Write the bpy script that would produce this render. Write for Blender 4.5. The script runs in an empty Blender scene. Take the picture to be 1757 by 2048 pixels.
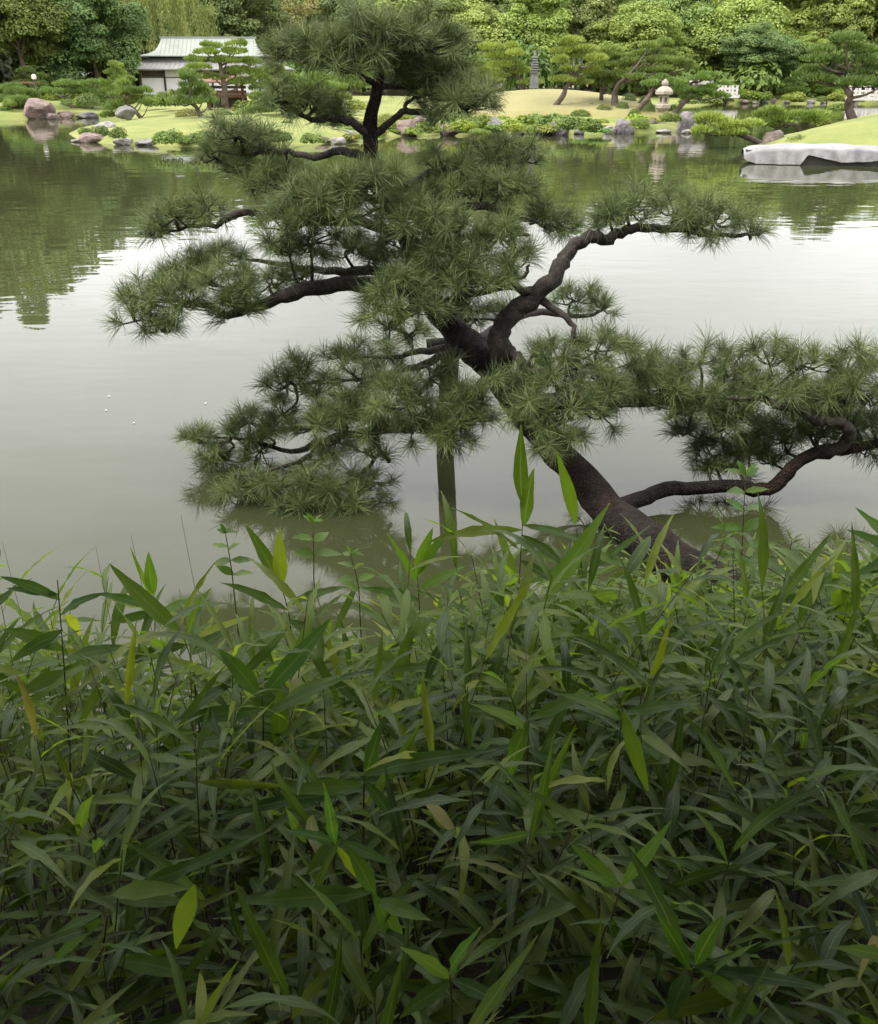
import bpy, math, random
import numpy as np
from mathutils import Vector, Matrix, noise as mnoise

S = bpy.context.scene
C = S.collection

# ------------------------------------------------------------------ camera
PITCH = math.radians(25.2); F = 1850.0; W0, H0 = 1757.0, 2048.0; EYE = 2.4
cam_d = bpy.data.cameras.new("camera"); cam = bpy.data.objects.new("camera", cam_d); C.objects.link(cam)
cam.location = (0, 0, EYE); cam.rotation_euler = (math.pi/2 - PITCH, 0, 0)
cam_d.sensor_fit = 'HORIZONTAL'; cam_d.sensor_width = 36.0; cam_d.lens = 36.0*F/W0
cam_d.clip_start = 0.02; cam_d.clip_end = 3000
S.camera = cam

# ------------------------------------------------------------------ sky, sun, exposure
SUN_EL, SUN_AZ = 52.0, -108.0          # azimuth measured from +Y (the view direction) towards +X
world = bpy.data.worlds.new("World"); S.world = world; world.use_nodes = True
nt = world.node_tree; nt.nodes.clear()
def wn(t, **k):
    n = nt.nodes.new(t)
    for a, v in k.items(): setattr(n, a, v)
    return n
sky = wn('ShaderNodeTexSky', sky_type='NISHITA', sun_disc=False)
sky.sun_elevation = math.radians(SUN_EL); sky.sun_rotation = math.radians(SUN_AZ); sky.dust_density = 3.0
geo = wn('ShaderNodeTexCoord')
sep = wn('ShaderNodeSeparateXYZ'); nt.links.new(geo.outputs['Generated'], sep.inputs[0])
# overcast layer: brighter towards the zenith as real cloud cover is, broken by soft noise
mz = wn('ShaderNodeMath', operation='MAXIMUM'); nt.links.new(sep.outputs['Z'], mz.inputs[0]); mz.inputs[1].default_value = 0.0
ma = wn('ShaderNodeMath', operation='MULTIPLY_ADD'); nt.links.new(mz.outputs[0], ma.inputs[0]); ma.inputs[1].default_value = 1.0; ma.inputs[2].default_value = 1.0
dome = wn('ShaderNodeVectorMath', operation='DIVIDE')
addz = wn('ShaderNodeMath', operation='ADD'); nt.links.new(mz.outputs[0], addz.inputs[0]); addz.inputs[1].default_value = 0.22
cmb = wn('ShaderNodeCombineXYZ')
for i in range(3): nt.links.new(addz.outputs[0], cmb.inputs[i])
nt.links.new(geo.outputs['Generated'], dome.inputs[0]); nt.links.new(cmb.outputs[0], dome.inputs[1])
cn = wn('ShaderNodeTexNoise'); cn.inputs['Scale'].default_value = 1.1; cn.inputs['Detail'].default_value = 5.0; cn.inputs['Roughness'].default_value = 0.5
nt.links.new(dome.outputs[0], cn.inputs['Vector'])
cr = wn('ShaderNodeMapRange'); cr.inputs['From Min'].default_value = 0.3; cr.inputs['From Max'].default_value = 0.7
cr.inputs['To Min'].default_value = 0.82; cr.inputs['To Max'].default_value = 1.16
nt.links.new(cn.outputs['Fac'], cr.inputs['Value'])
mm = wn('ShaderNodeMath', operation='MULTIPLY'); nt.links.new(ma.outputs[0], mm.inputs[0]); nt.links.new(cr.outputs[0], mm.inputs[1])
cc = wn('ShaderNodeVectorMath', operation='SCALE'); cc.inputs[0].default_value = (13.1, 13.0, 13.0); nt.links.new(mm.outputs[0], cc.inputs['Scale'])
mix = wn('ShaderNodeMix', data_type='RGBA'); mix.inputs['Factor'].default_value = 0.9
nt.links.new(sky.outputs[0], mix.inputs[6]); nt.links.new(cc.outputs[0], mix.inputs[7])
bg = wn('ShaderNodeBackground'); bg.inputs['Strength'].default_value = 0.1
nt.links.new(mix.outputs[2], bg.inputs['Color'])
wo = wn('ShaderNodeOutputWorld'); nt.links.new(bg.outputs[0], wo.inputs[0])

sun_d = bpy.data.lights.new("sun", 'SUN'); sun_d.energy = 2.6; sun_d.angle = math.radians(14); sun_d.color = (1.0, 0.95, 0.86)
sun = bpy.data.objects.new("sun", sun_d); C.objects.link(sun)
_a, _e = math.radians(SUN_AZ), math.radians(SUN_EL)
_dir = Vector((math.sin(_a)*math.cos(_e), math.cos(_a)*math.cos(_e), math.sin(_e)))
sun.rotation_euler = _dir.to_track_quat('Z', 'Y').to_euler(); sun.location = _dir*60

S.view_settings.view_transform = 'Standard'; S.view_settings.look = 'None'
S.view_settings.exposure = 0.65; S.view_settings.gamma = 1.0; S.view_settings.use_curve_mapping = False
S.render.engine = 'CYCLES'
S.cycles.max_bounces = 4; S.cycles.diffuse_bounces = 3; S.cycles.glossy_bounces = 2; S.cycles.transmission_bounces = 4
S.cycles.use_denoising = True
try: S.cycles.denoiser = 'OPENIMAGEDENOISE'
except Exception: pass
S.cycles.caustics_reflective = False; S.cycles.caustics_refractive = False

# ------------------------------------------------------------------ helpers
CP, SP = math.cos(PITCH), math.sin(PITCH)
def ray(x, y):
    a = (x-W0/2)/F; b = (H0/2-y)/F
    return np.array([a, CP+b*SP, -SP+b*CP])
def P(x, y, Y):                        # the point of pixel (x, y) at distance Y along the ground
    r = ray(x, y); return np.array([0, 0, EYE]) + r*(Y/r[1])
def G(x, y, z=0.0):                    # the point of pixel (x, y) on the level z
    r = ray(x, y); return np.array([0, 0, EYE]) + r*((z-EYE)/r[2])
def mpp(Y, y=300):                     # metres for one photo pixel at distance Y (across)
    return Y/ray(878.5, y)[1]/F

def link(o, parent=None):
    C.objects.link(o)
    if parent is not None: o.parent = parent
    return o
def mesh_np(name, v, f, smooth=False):
    """v (n,3) array, f (m,k) array of equal polygons or list of such arrays"""
    me = bpy.data.meshes.new(name)
    v = np.asarray(v, dtype=np.float32); fs = f if isinstance(f, list) else [f]
    fs = [np.asarray(a, dtype=np.int32) for a in fs if len(a)]
    me.vertices.add(len(v)); me.vertices.foreach_set('co', v.ravel())
    nl = sum(a.size for a in fs); npoly = sum(len(a) for a in fs)
    me.loops.add(nl); me.loops.foreach_set('vertex_index', np.concatenate([a.ravel() for a in fs]))
    tot = np.concatenate([np.full(len(a), a.shape[1], dtype=np.int32) for a in fs])
    st = np.concatenate([[0], np.cumsum(tot)[:-1]]).astype(np.int32)
    me.polygons.add(npoly); me.polygons.foreach_set('loop_start', st); me.polygons.foreach_set('loop_total', tot)
    me.polygons.foreach_set('use_smooth', np.full(npoly, smooth, dtype=bool))
    me.update(calc_edges=True)
    return me
def obj(name, me, m=None, parent=None, loc=None):
    o = bpy.data.objects.new(name, me)
    if m is not None and not me.materials: me.materials.append(m)
    if loc is not None: o.location = loc
    return link(o, parent)
def tag(o, label, cat, group=None, kind=None):
    o['label'] = label; o['category'] = cat
    if group: o['group'] = group
    if kind: o['kind'] = kind
    return o
def empty(name, loc=(0, 0, 0), rz=0.0):
    o = bpy.data.objects.new(name, None); o.location = loc; o.rotation_euler = (0, 0, rz); o.empty_display_size = 0.1
    return link(o)
def structure(o): o['kind'] = 'structure'; return o
def copy_tree(o, parent=None):
    c = o.copy(); link(c, parent)
    for ch in o.children: copy_tree(ch, c)
    return c
class MB:                              # collects polygons of any size
    def __init__(s): s.v = []; s.f = {}; s.n = 0
    def add(s, v, f):
        v = np.asarray(v, float)
        for a in (f if isinstance(f, list) and len(f) and isinstance(f[0], np.ndarray) else [np.asarray(f)]):
            if len(a): s.f.setdefault(a.shape[1], []).append(a + s.n)
        s.v.append(v); s.n += len(v)
    def box(s, c, d, rz=0.0):
        c = np.asarray(c, float); d = np.asarray(d, float)/2
        q = np.array([[x, y, z] for z in (-1, 1) for y in (-1, 1) for x in (-1, 1)], float)*d
        if rz: ca, sa = math.cos(rz), math.sin(rz); q = np.c_[q[:, 0]*ca-q[:, 1]*sa, q[:, 0]*sa+q[:, 1]*ca, q[:, 2]]
        s.add(q+c, np.array([[0, 2, 3, 1], [4, 5, 7, 6], [0, 1, 5, 4], [2, 6, 7, 3], [0, 4, 6, 2], [1, 3, 7, 5]]))
    def mesh(s, name, smooth=False):
        return mesh_np(name, np.concatenate(s.v), [np.concatenate(a) for a in s.f.values()], smooth)
def spline(p, n):                      # Catmull-Rom through rows of p, n steps for each span
    p = np.asarray(p, float); q = np.vstack([2*p[0]-p[1], p, 2*p[-1]-p[-2]]); out = []
    for i in range(len(p)-1):
        a, b, c, d = q[i:i+4]
        for k in range(n):
            t = k/n
            out.append(0.5*((2*b)+(c-a)*t+(2*a-5*b+4*c-d)*t*t+(3*b-a-3*c+d)*t**3))
    out.append(p[-1]); return np.array(out)
def tube(pts, rad, sides=8, rough=0.0, seed=0, cap=True):
    pts = np.asarray(pts, float); n = len(pts); rad = np.broadcast_to(np.asarray(rad, float), (n,))
    t = np.gradient(pts, axis=0); t /= np.linalg.norm(t, axis=1, keepdims=True)+1e-9
    u = np.zeros_like(pts); ref = np.array([0.0, 0, 1]) if abs(t[0][2]) < .9 else np.array([1.0, 0, 0])
    for i in range(n):
        w = ref - t[i]*np.dot(ref, t[i]); w /= np.linalg.norm(w)+1e-9; u[i] = w; ref = w
    b = np.cross(t, u); an = np.linspace(0, 2*np.pi, sides, endpoint=False)
    r = rad[:, None]*np.ones((1, sides))
    if rough:
        rg = np.random.default_rng(seed); k = rg.normal(0, 1, (n, sides))
        k = (k+np.roll(k, 1, 1)+np.roll(k, -1, 1))/2.2; k[1:-1] = (k[:-2]+k[1:-1]*2+k[2:])/3.2
        r = r*(1+rough*k)
    v = pts[:, None, :] + r[..., None]*(np.cos(an)[None, :, None]*u[:, None, :]+np.sin(an)[None, :, None]*b[:, None, :])
    v = v.reshape(-1, 3); i = np.arange(n-1)[:, None]*sides; j = np.arange(sides)[None, :]; j2 = (j+1) % sides
    f = np.stack([i+j, i+j2, i+sides+j2, i+sides+j], -1).reshape(-1, 4)
    fs = [f]
    if cap:
        v = np.vstack([v, pts[0], pts[-1]]); a = len(v)-2; jj = np.arange(sides)
        fs.append(np.vstack([np.c_[np.full(sides, a), (jj+1) % sides, jj], np.c_[np.full(sides, a+1), (n-1)*sides+jj, (n-1)*sides+(jj+1) % sides]]))
    return v, fs
def unit(a): return a/(np.linalg.norm(a, axis=-1, keepdims=True)+1e-9)
def leaves(c, nrm, size, aspect, rg, fold=0.0):
    """diamond leaves at c, facing nrm"""
    n = len(c); r = rg.normal(0, 1, (n, 3)); u = unit(np.cross(nrm, r)); w = np.cross(nrm, u)
    s = size*rg.uniform(.65, 1.35, n)[:, None]
    v = np.stack([c-u*s*.5, c-w*s*aspect*.5+u*s*.05, c+u*s*.5, c+w*s*aspect*.5+u*s*.05], 1).reshape(-1, 3)
    return v, np.arange(4*n).reshape(n, 4)

# ------------------------------------------------------------------ materials
def mat(name):
    m = bpy.data.materials.new(name); m.use_nodes = True; n = m.node_tree.nodes; n.clear()
    out = n.new('ShaderNodeOutputMaterial'); b = n.new('ShaderNodeBsdfPrincipled'); m.node_tree.links.new(b.outputs[0], out.inputs[0])
    return m, m.node_tree, b, out
def mapr(t, src, a, b, c, d):
    n = t.nodes.new('ShaderNodeMapRange'); t.links.new(src, n.inputs['Value'])
    for k, v in zip(('From Min', 'From Max', 'To Min', 'To Max'), (a, b, c, d)): n.inputs[k].default_value = v
    return n.outputs[0]
def noise_tex(t, scale, detail=3.0, coord='Object', rough=.55, stretch=None, typ='ShaderNodeTexNoise'):
    tc = t.nodes.new('ShaderNodeTexCoord'); src = tc.outputs[coord]
    if stretch:
        mp = t.nodes.new('ShaderNodeMapping'); mp.inputs['Scale'].default_value = stretch; t.links.new(src, mp.inputs[0]); src = mp.outputs[0]
    n = t.nodes.new(typ); n.inputs['Scale'].default_value = scale
    if typ == 'ShaderNodeTexNoise': n.inputs['Detail'].default_value = detail; n.inputs['Roughness'].default_value = rough
    t.links.new(src, n.inputs['Vector']); return n
def mixc(t, fac, a, b, typ='MIX'):
    n = t.nodes.new('ShaderNodeMix'); n.data_type = 'RGBA'; n.blend_type = typ
    for k, v in ((0, fac), (6, a), (7, b)):
        if hasattr(v, 'links'): t.links.new(v, n.inputs[k])
        else: n.inputs[k].default_value = (*v, 1) if isinstance(v, tuple) else v
    return n.outputs[2]
def bump(t, b, h, dist, strength=1.0):
    n = t.nodes.new('ShaderNodeBump'); n.inputs['Distance'].default_value = dist; n.inputs['Strength'].default_value = strength
    t.links.new(h, n.inputs['Height']); t.links.new(n.outputs[0], b.inputs['Normal'])
def two_tone(name, c1, c2, scale, rough=.8, bscale=None, bdist=.01, stretch=None, tint=False, coord='Object', lo=.35, hi=.65):
    m, t, b, o = mat(name); n = noise_tex(t, scale, 5, coord, .6, stretch)
    c = mixc(t, mapr(t, n.outputs['Fac'], lo, hi, 0, 1), c1, c2)
    if tint:
        oi = t.nodes.new('ShaderNodeObjectInfo'); c = mixc(t, 1.0, c, oi.outputs['Color'], 'MULTIPLY')
    t.links.new(c, b.inputs['Base Color']); b.inputs['Roughness'].default_value = rough
    if bscale:
        k = noise_tex(t, bscale, 6, coord, .65, stretch); bump(t, b, k.outputs['Fac'], bdist)
    return m
def leaf_mat(name, c1, c2, scale, trans=.3, rough=.5, spec=.3, rnd=.35, coord='Object', back=None):
    """leaf surface: two colours by noise, tinted by the object's colour, a little random per object, some light passing through"""
    m, t, b, out = mat(name); n = noise_tex(t, scale, 3, coord)
    c = mixc(t, mapr(t, n.outputs['Fac'], .35, .65, 0, 1), c1, c2)
    oi = t.nodes.new('ShaderNodeObjectInfo'); c = mixc(t, 1.0, c, oi.outputs['Color'], 'MULTIPLY')
    hs = t.nodes.new('ShaderNodeHueSaturation'); t.links.new(c, hs.inputs['Color'])
    t.links.new(mapr(t, oi.outputs['Random'], 0, 1, 1-rnd, 1+rnd), hs.inputs['Value'])
    wn_ = t.nodes.new('ShaderNodeTexWhiteNoise'); wn_.noise_dimensions = '1D'; t.links.new(oi.outputs['Random'], wn_.inputs['W'])
    t.links.new(mapr(t, wn_.outputs['Value'], 0, 1, .5-.03*rnd/.35, .5+.02*rnd/.35), hs.inputs['Hue']); c = hs.outputs[0]
    t.links.new(c, b.inputs['Base Color']); b.inputs['Roughness'].default_value = rough; b.inputs['Specular IOR Level'].default_value = spec
    tr = t.nodes.new('ShaderNodeBsdfTranslucent')
    tc = mixc(t, 1.0, c, (1.35, 1.4, .65), 'MULTIPLY'); t.links.new(tc, tr.inputs['Color'])
    mx = t.nodes.new('ShaderNodeMixShader'); mx.inputs[0].default_value = trans
    t.links.new(b.outputs[0], mx.inputs[1]); t.links.new(tr.outputs[0], mx.inputs[2]); t.links.new(mx.outputs[0], out.inputs[0])
    return m

M = {}
M['needle'] = leaf_mat('pine_needle', (.070, .104, .034), (.165, .208, .074), 9.0, .15, .5, .25, .2)
M['far_needle'] = leaf_mat('far_pine_needle', (.135, .18, .06), (.24, .295, .10), .8, .2, .6, .2, .15)
M['crown'] = leaf_mat('broad_leaf', (.13, .158, .066), (.235, .268, .115), .28, .28, .55, .25, .15)
M['willow'] = leaf_mat('willow_leaf', (.13, .16, .05), (.24, .27, .09), .4, .35, .55, .2, .1)
M['shrub'] = leaf_mat('shrub_leaf', (.085, .125, .03), (.16, .21, .05), 1.2, .25, .5, .3, .15)
M['bamboo'] = leaf_mat('bamboo_leaf', (.042, .088, .024), (.075, .125, .034), 6.0, .38, .36, .45, .3)
M['weed'] = leaf_mat('weed_leaf', (.09, .17, .03), (.14, .22, .04), 8.0, .45, .4, .4, .15)
M['stem'] = two_tone('bamboo_stem', (.07, .085, .03), (.11, .075, .04), 9, .6)
M['bark'] = two_tone('pine_bark', (.017, .014, .012), (.06, .048, .04), 16, .95, 34, .03, (1, 1, .6))
M['far_bark'] = two_tone('tree_bark', (.06, .045, .035), (.13, .10, .08), 3, .95)
M['post'] = two_tone('prop_wood', (.03, .026, .02), (.06, .05, .04), 5, .9, 20, .01, (1, 1, .2))
M['lawn'] = two_tone('lawn_grass', (.115, .155, .032), (.225, .225, .062), .55, .95, 7, .07, None, False, 'Object', .3, .7)
M['dry_lawn'] = two_tone('dry_lawn_grass', (.175, .165, .06), (.24, .21, .085), .3, .95, 9, .03)
M['soil'] = two_tone('leaf_litter_soil', (.018, .014, .009), (.04, .03, .018), 9, 1.0, 40, .03)
M['shore'] = two_tone('shore_earth', (.10, .11, .04), (.16, .12, .06), .6, 1.0, 6, .05)
M['rock'] = two_tone('garden_rock', (.26, .25, .25), (.52, .49, .47), 1.6, .85, 5, .12, None, True)
M['granite'] = two_tone('lantern_granite', (.26, .22, .175), (.36, .31, .25), 6, .9, 20, .02)
M['pagoda'] = two_tone('pagoda_stone', (.10, .105, .11), (.19, .19, .19), 3, .9, 12, .02)
M['plaster'] = two_tone('white_plaster', (.74, .73, .73), (.82, .81, .81), .6, .9)
M['timber'] = two_tone('dark_timber', (.05, .04, .032), (.10, .08, .065), 2, .85, 20, .01, (1, 1, .15))
M['copper'] = two_tone('green_copper_roof', (.185, .205, .18), (.24, .26, .23), .5, .6, None, .01, (1, 1, 1))
M['pent'] = two_tone('grey_metal_roof', (.19, .185, .18), (.25, .24, .235), .6, .6)
M['tarp'] = two_tone('grey_tarpaulin', (.15, .148, .148), (.21, .204, .20), 1.2, .55, 3.0, .05)
M['hull'] = two_tone('boat_hull', (.05, .05, .048), (.09, .085, .08), 2, .6)
M['white'] = two_tone('white_paint', (.50, .47, .44), (.60, .57, .54), 2, .6)
M['red_wood'] = two_tone('reddish_timber', (.13, .055, .035), (.2, .10, .07), 2, .8)
M['fleck'] = two_tone('fallen_petal', (.7, .68, .6), (.6, .55, .4), 20, .7)

# trunk bark of the pine: dark scaly plates, redder where the noise says so
def pine_bark():
    m, t, b, o = mat('pine_trunk_bark')
    v = noise_tex(t, 58, typ='ShaderNodeTexVoronoi', stretch=(1, 1, .6)); v.feature = 'DISTANCE_TO_EDGE'; v.inputs['Randomness'].default_value = 1.0
    n = noise_tex(t, 15, 9, rough=.7); n2 = noise_tex(t, 2.2, 2)
    c = mixc(t, mapr(t, n.outputs['Fac'], .35, .7, 0, 1), (.010, .008, .007), (.042, .034, .028))
    c = mixc(t, mapr(t, n2.outputs['Fac'], .5, .7, 0, .4), c, (.07, .033, .026))
    c = mixc(t, mapr(t, v.outputs['Distance'], 0, .06, .25, 0), c, (.012, .01, .009))
    t.links.new(c, b.inputs['Base Color']); b.inputs['Roughness'].default_value = .95; b.inputs['Specular IOR Level'].default_value = .2
    mu = t.nodes.new('ShaderNodeMath'); mu.operation = 'ADD'; t.links.new(mapr(t, v.outputs['Distance'], 0, .3, 0, .35), mu.inputs[0]); t.links.new(n.outputs['Fac'], mu.inputs[1])
    bump(t, b, mu.outputs[0], .035); return m
M['trunk'] = pine_bark()

def water_mat():
    m, t, b, o = mat('pond_water')
    n0 = noise_tex(t, .05, 2); b.inputs['Roughness'].default_value = .015; b.inputs['IOR'].default_value = 1.333
    c = mixc(t, mapr(t, n0.outputs['Fac'], .35, .65, 0, 1), (.032, .037, .016), (.040, .045, .019))
    t.links.new(c, b.inputs['Base Color'])
    n1 = noise_tex(t, 1.3, 2, stretch=(.6, 1.2, 1)); n2 = noise_tex(t, 7, 2, stretch=(.6, 1.1, 1)); wind = noise_tex(t, .045, 2, stretch=(.45, 1, 1))
    w = mapr(t, wind.outputs['Fac'], .52, .64, .2, 1.2)
    k = t.nodes.new('ShaderNodeMath'); k.operation = 'MULTIPLY'; t.links.new(n2.outputs['Fac'], k.inputs[0]); t.links.new(w, k.inputs[1])
    k2 = t.nodes.new('ShaderNodeMath'); k2.operation = 'MULTIPLY'; t.links.new(k.outputs[0], k2.inputs[0]); k2.inputs[1].default_value = .14
    k3 = t.nodes.new('ShaderNodeMath'); k3.operation = 'ADD'; t.links.new(n1.outputs['Fac'], k3.inputs[0]); t.links.new(k2.outputs[0], k3.inputs[1])
    # the two rings a drop has left near the bank
    tc = t.nodes.new('ShaderNodeTexCoord'); vd = t.nodes.new('ShaderNodeVectorMath'); vd.operation = 'DISTANCE'
    t.links.new(tc.outputs['Object'], vd.inputs[0]); r0 = G(718, 1078); vd.inputs[1].default_value = (r0[0], r0[1], 0)
    sn = t.nodes.new('ShaderNodeMath'); sn.operation = 'SINE'; ml = t.nodes.new('ShaderNodeMath'); ml.operation = 'MULTIPLY'; ml.inputs[1].default_value = 210
    t.links.new(vd.outputs['Value'], ml.inputs[0]); t.links.new(ml.outputs[0], sn.inputs[0])
    fall = mapr(t, vd.outputs['Value'], .02, .15, .3, 0)
    rr = t.nodes.new('ShaderNodeMath'); rr.operation = 'MULTIPLY'; t.links.new(sn.outputs[0], rr.inputs[0]); t.links.new(fall, rr.inputs[1])
    k4 = t.nodes.new('ShaderNodeMath'); k4.operation = 'ADD'; t.links.new(k3.outputs[0], k4.inputs[0]); t.links.new(rr.outputs[0], k4.inputs[1])
    bump(t, b, k4.outputs[0], .0055); return m
M['water'] = water_mat()

# ------------------------------------------------------------------ water and land
wv = np.array([[-500, -30, 0], [500, -30, 0], [500, 700, 0], [-500, 700, 0]], float)
structure(obj('pond_water', mesh_np('pond_water', wv, np.array([[0, 1, 2, 3]])), M['water']))

def vnoise(x, y, s, seed=0.0):
    return np.array([mnoise.noise((float(a)*s, float(b)*s, seed)) for a, b in zip(x.ravel(), y.ravel())]).reshape(x.shape)
def poly_dist(px, py, poly):
    """signed distance to a polygon, positive inside"""
    poly = np.asarray(poly, float); d = np.full(px.shape, 1e9); ins = np.zeros(px.shape, bool)
    for (x0, y0), (x1, y1) in zip(poly, np.roll(poly, -1, 0)):
        dx, dy = x1-x0, y1-y0; t = np.clip(((px-x0)*dx+(py-y0)*dy)/(dx*dx+dy*dy+1e-12), 0, 1)
        d = np.minimum(d, np.hypot(px-x0-t*dx, py-y0-t*dy))
        c = ((y0 > py) != (y1 > py)) & (px < dx*(py-y0)/(dy+1e-12)+x0); ins ^= c
    return np.where(ins, d, -d)
LANDS = []
def land(name, poly, step, hfun, m, m2=None, bounds=None):
    poly = np.asarray(poly, float); x0, y0 = poly.min(0)-step*2; x1, y1 = poly.max(0)+step*2
    xs = np.arange(x0, x1+step, step); ys = np.arange(y0, y1+step, step); X, Y = np.meshgrid(xs, ys)
    Z = hfun(X, Y, poly_dist(X, Y, poly)); n = len(xs); idx = np.arange(X.size).reshape(X.shape)
    f = np.stack([idx[:-1, :-1], idx[:-1, 1:], idx[1:, 1:], idx[1:, :-1]], -1).reshape(-1, 4)
    keep = (Z.ravel()[f] > -.25).any(1); f = f[keep]
    used = np.unique(f); rm = np.full(X.size, -1); rm[used] = np.arange(len(used))
    me = mesh_np(name, np.c_[X.ravel(), Y.ravel(), Z.ravel()][used], rm[f], True)
    o = obj(name, me, m); structure(o); LANDS.append((poly, hfun)); return o
def ground_z(x, y, which):
    poly, h = LANDS[which]; a = np.array([[x]], float); b = np.array([[y]], float)
    return float(h(a, b, poly_dist(a, b, poly))[0, 0])
def rise(top, slope, nz=.15, ns=.2, seed=1.0, lip=.25):
    def h(X, Y, d):
        e = np.clip(d, -2, 1e9); z = np.where(e < 0, e*.6, lip*(1-np.exp(-np.maximum(e, 0)/.4))+top*(1-np.exp(-np.maximum(e, 0)*slope/max(top, .01))))
        return z + np.where(e > 0, nz*vnoise(X, Y, ns, seed)*np.clip(e, 0, 1), 0)
    return h
ISLE = [G(150, 276), G(190, 285), G(250, 290), G(330, 292), G(430, 293), G(560, 290), G(640, 288), G(720, 282), G(800, 272), G(900, 269), G(1000, 268),
        G(1100, 268), G(1210, 267), G(1300, 266), G(1350, 264), G(1392, 258)]
ISLE = [(p[0], p[1]) for p in ISLE] + [(14.5, 56), (15, 66), (19, 80), (22, 100), (-40, 100), (-25.5, 69), (-21, 66.5), (-18, 58), (-17.5, 47)]
land('island_lawn', ISLE, .7, rise(.8, .09, .12, .18), M['lawn'])
HILLC = (6.5, 61)
def hill(X, Y, d):
    return -.4 + 1.0*np.clip(d, -1, 1) + 1.15*np.exp(-((X-HILLC[0])/7)**2-((Y-HILLC[1])/7.5)**2) - .0
land('dry_hill', [(-6, 50.5), (13, 50.5), (13.5, 60), (12, 72), (-4, 72)], .6, hill, M['dry_lawn'])
LEFT = [(-90, 60)] + [tuple(G(x, y)[:2]) for x, y in ((-60, 240), (0, 239), (60, 238), (130, 236), (210, 235))] + [(-18, 68), (-20, 110), (-90, 110)]
land('far_shore_lawn', LEFT, 1.0, rise(1.1, .1, .15, .2, 3.0), M['lawn'])
RIGHT = [(16, 108)] + [tuple(G(x, y)[:2]) for x, y in ((1380, 209), (1450, 206.5), (1550, 206), (1640, 206), (1757, 205))] + [(75, 105), (140, 100), (140, 160), (10, 160)]
land('far_bank', RIGHT, 1.5, rise(1.0, .1, .2, .1, 5.0), M['lawn'])
BOATL = [tuple(G(x, y)[:2]) for x, y in ((1500, 296), (1530, 306), (1600, 311), (1757, 318))] + [(19, 31.5), (40, 30), (40, 60), (22, 54), (17.5, 47.5), (14.5, 42), (12.6, 38.5)]
land('boat_landing_lawn', BOATL, .5, rise(1.55, .32, .1, .3, 7.0, .15), M['lawn'])
far = [(-800, 98), (-85, 98), (-40, 92), (20, 104), (70, 112), (800, 100), (800, 1500), (-800, 1500)]
land('ground', far, 22.0, lambda X, Y, d: np.where(d > 0, .9, -1.0)+0*X, M['shore'])

# near bank below the bamboo grass
def bank_edge(X): return 3.35 + .42*np.tanh((X-.1)*1.4) + .12*np.sin(X*3.1+1)
def bank_h(X, Y, d=None):
    e = bank_edge(X)-Y
    return np.where(e > 0, .92*(1-np.exp(-(e*.50)**1.25)), e*.5) + .03*np.sin(X*5.1)*np.cos(Y*4.3)
bx = np.arange(-14, 14.01, .2); by = np.arange(-14, 5.01, .2); X, Y = np.meshgrid(bx, by); idx = np.arange(X.size).reshape(X.shape)
structure(obj('near_bank', mesh_np('near_bank', np.c_[X.ravel(), Y.ravel(), bank_h(X, Y).ravel()], np.stack([idx[:-1, :-1], idx[:-1, 1:], idx[1:, 1:], idx[1:, :-1]], -1).reshape(-1, 4), True), M['soil']))
def bank_z(x, y): return float(bank_h(np.array(x, float), np.array(y, float)))

# ================================================================== the leaning pine over the water
rg = np.random.default_rng(11)
def px_path(pts, n=4):
    q = np.array([[*P(x, y, Y), r] for x, y, Y, r in pts]); return spline(q, n)
TRUNK = [(1640, 1330, 3.3, .125), (1560, 1250, 3.52, .12), (1470, 1190, 3.85, .115), (1380, 1135, 4.15, .108), (1300, 1085, 4.45, .104), (1225, 1030, 4.82, .102), (1168, 965, 5.02, .098), (1115, 900, 5.18, .092), (1062, 840, 5.3, .090),
         (1015, 780, 5.4, .090), (985, 735, 5.5, .095), (950, 700, 5.65, .097), (905, 655, 5.8, .082), (870, 610, 5.85, .075), (845, 555, 5.9, .065), (815, 480, 5.95, .055),
         (775, 400, 6.0, .048), (748, 330, 6.0, .044), (740, 250, 6.0, .039), (752, 190, 6.0, .033), (762, 130, 6.0, .028), (775, 70, 6.0, .016), (770, 40, 6.0, .008)]
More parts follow.
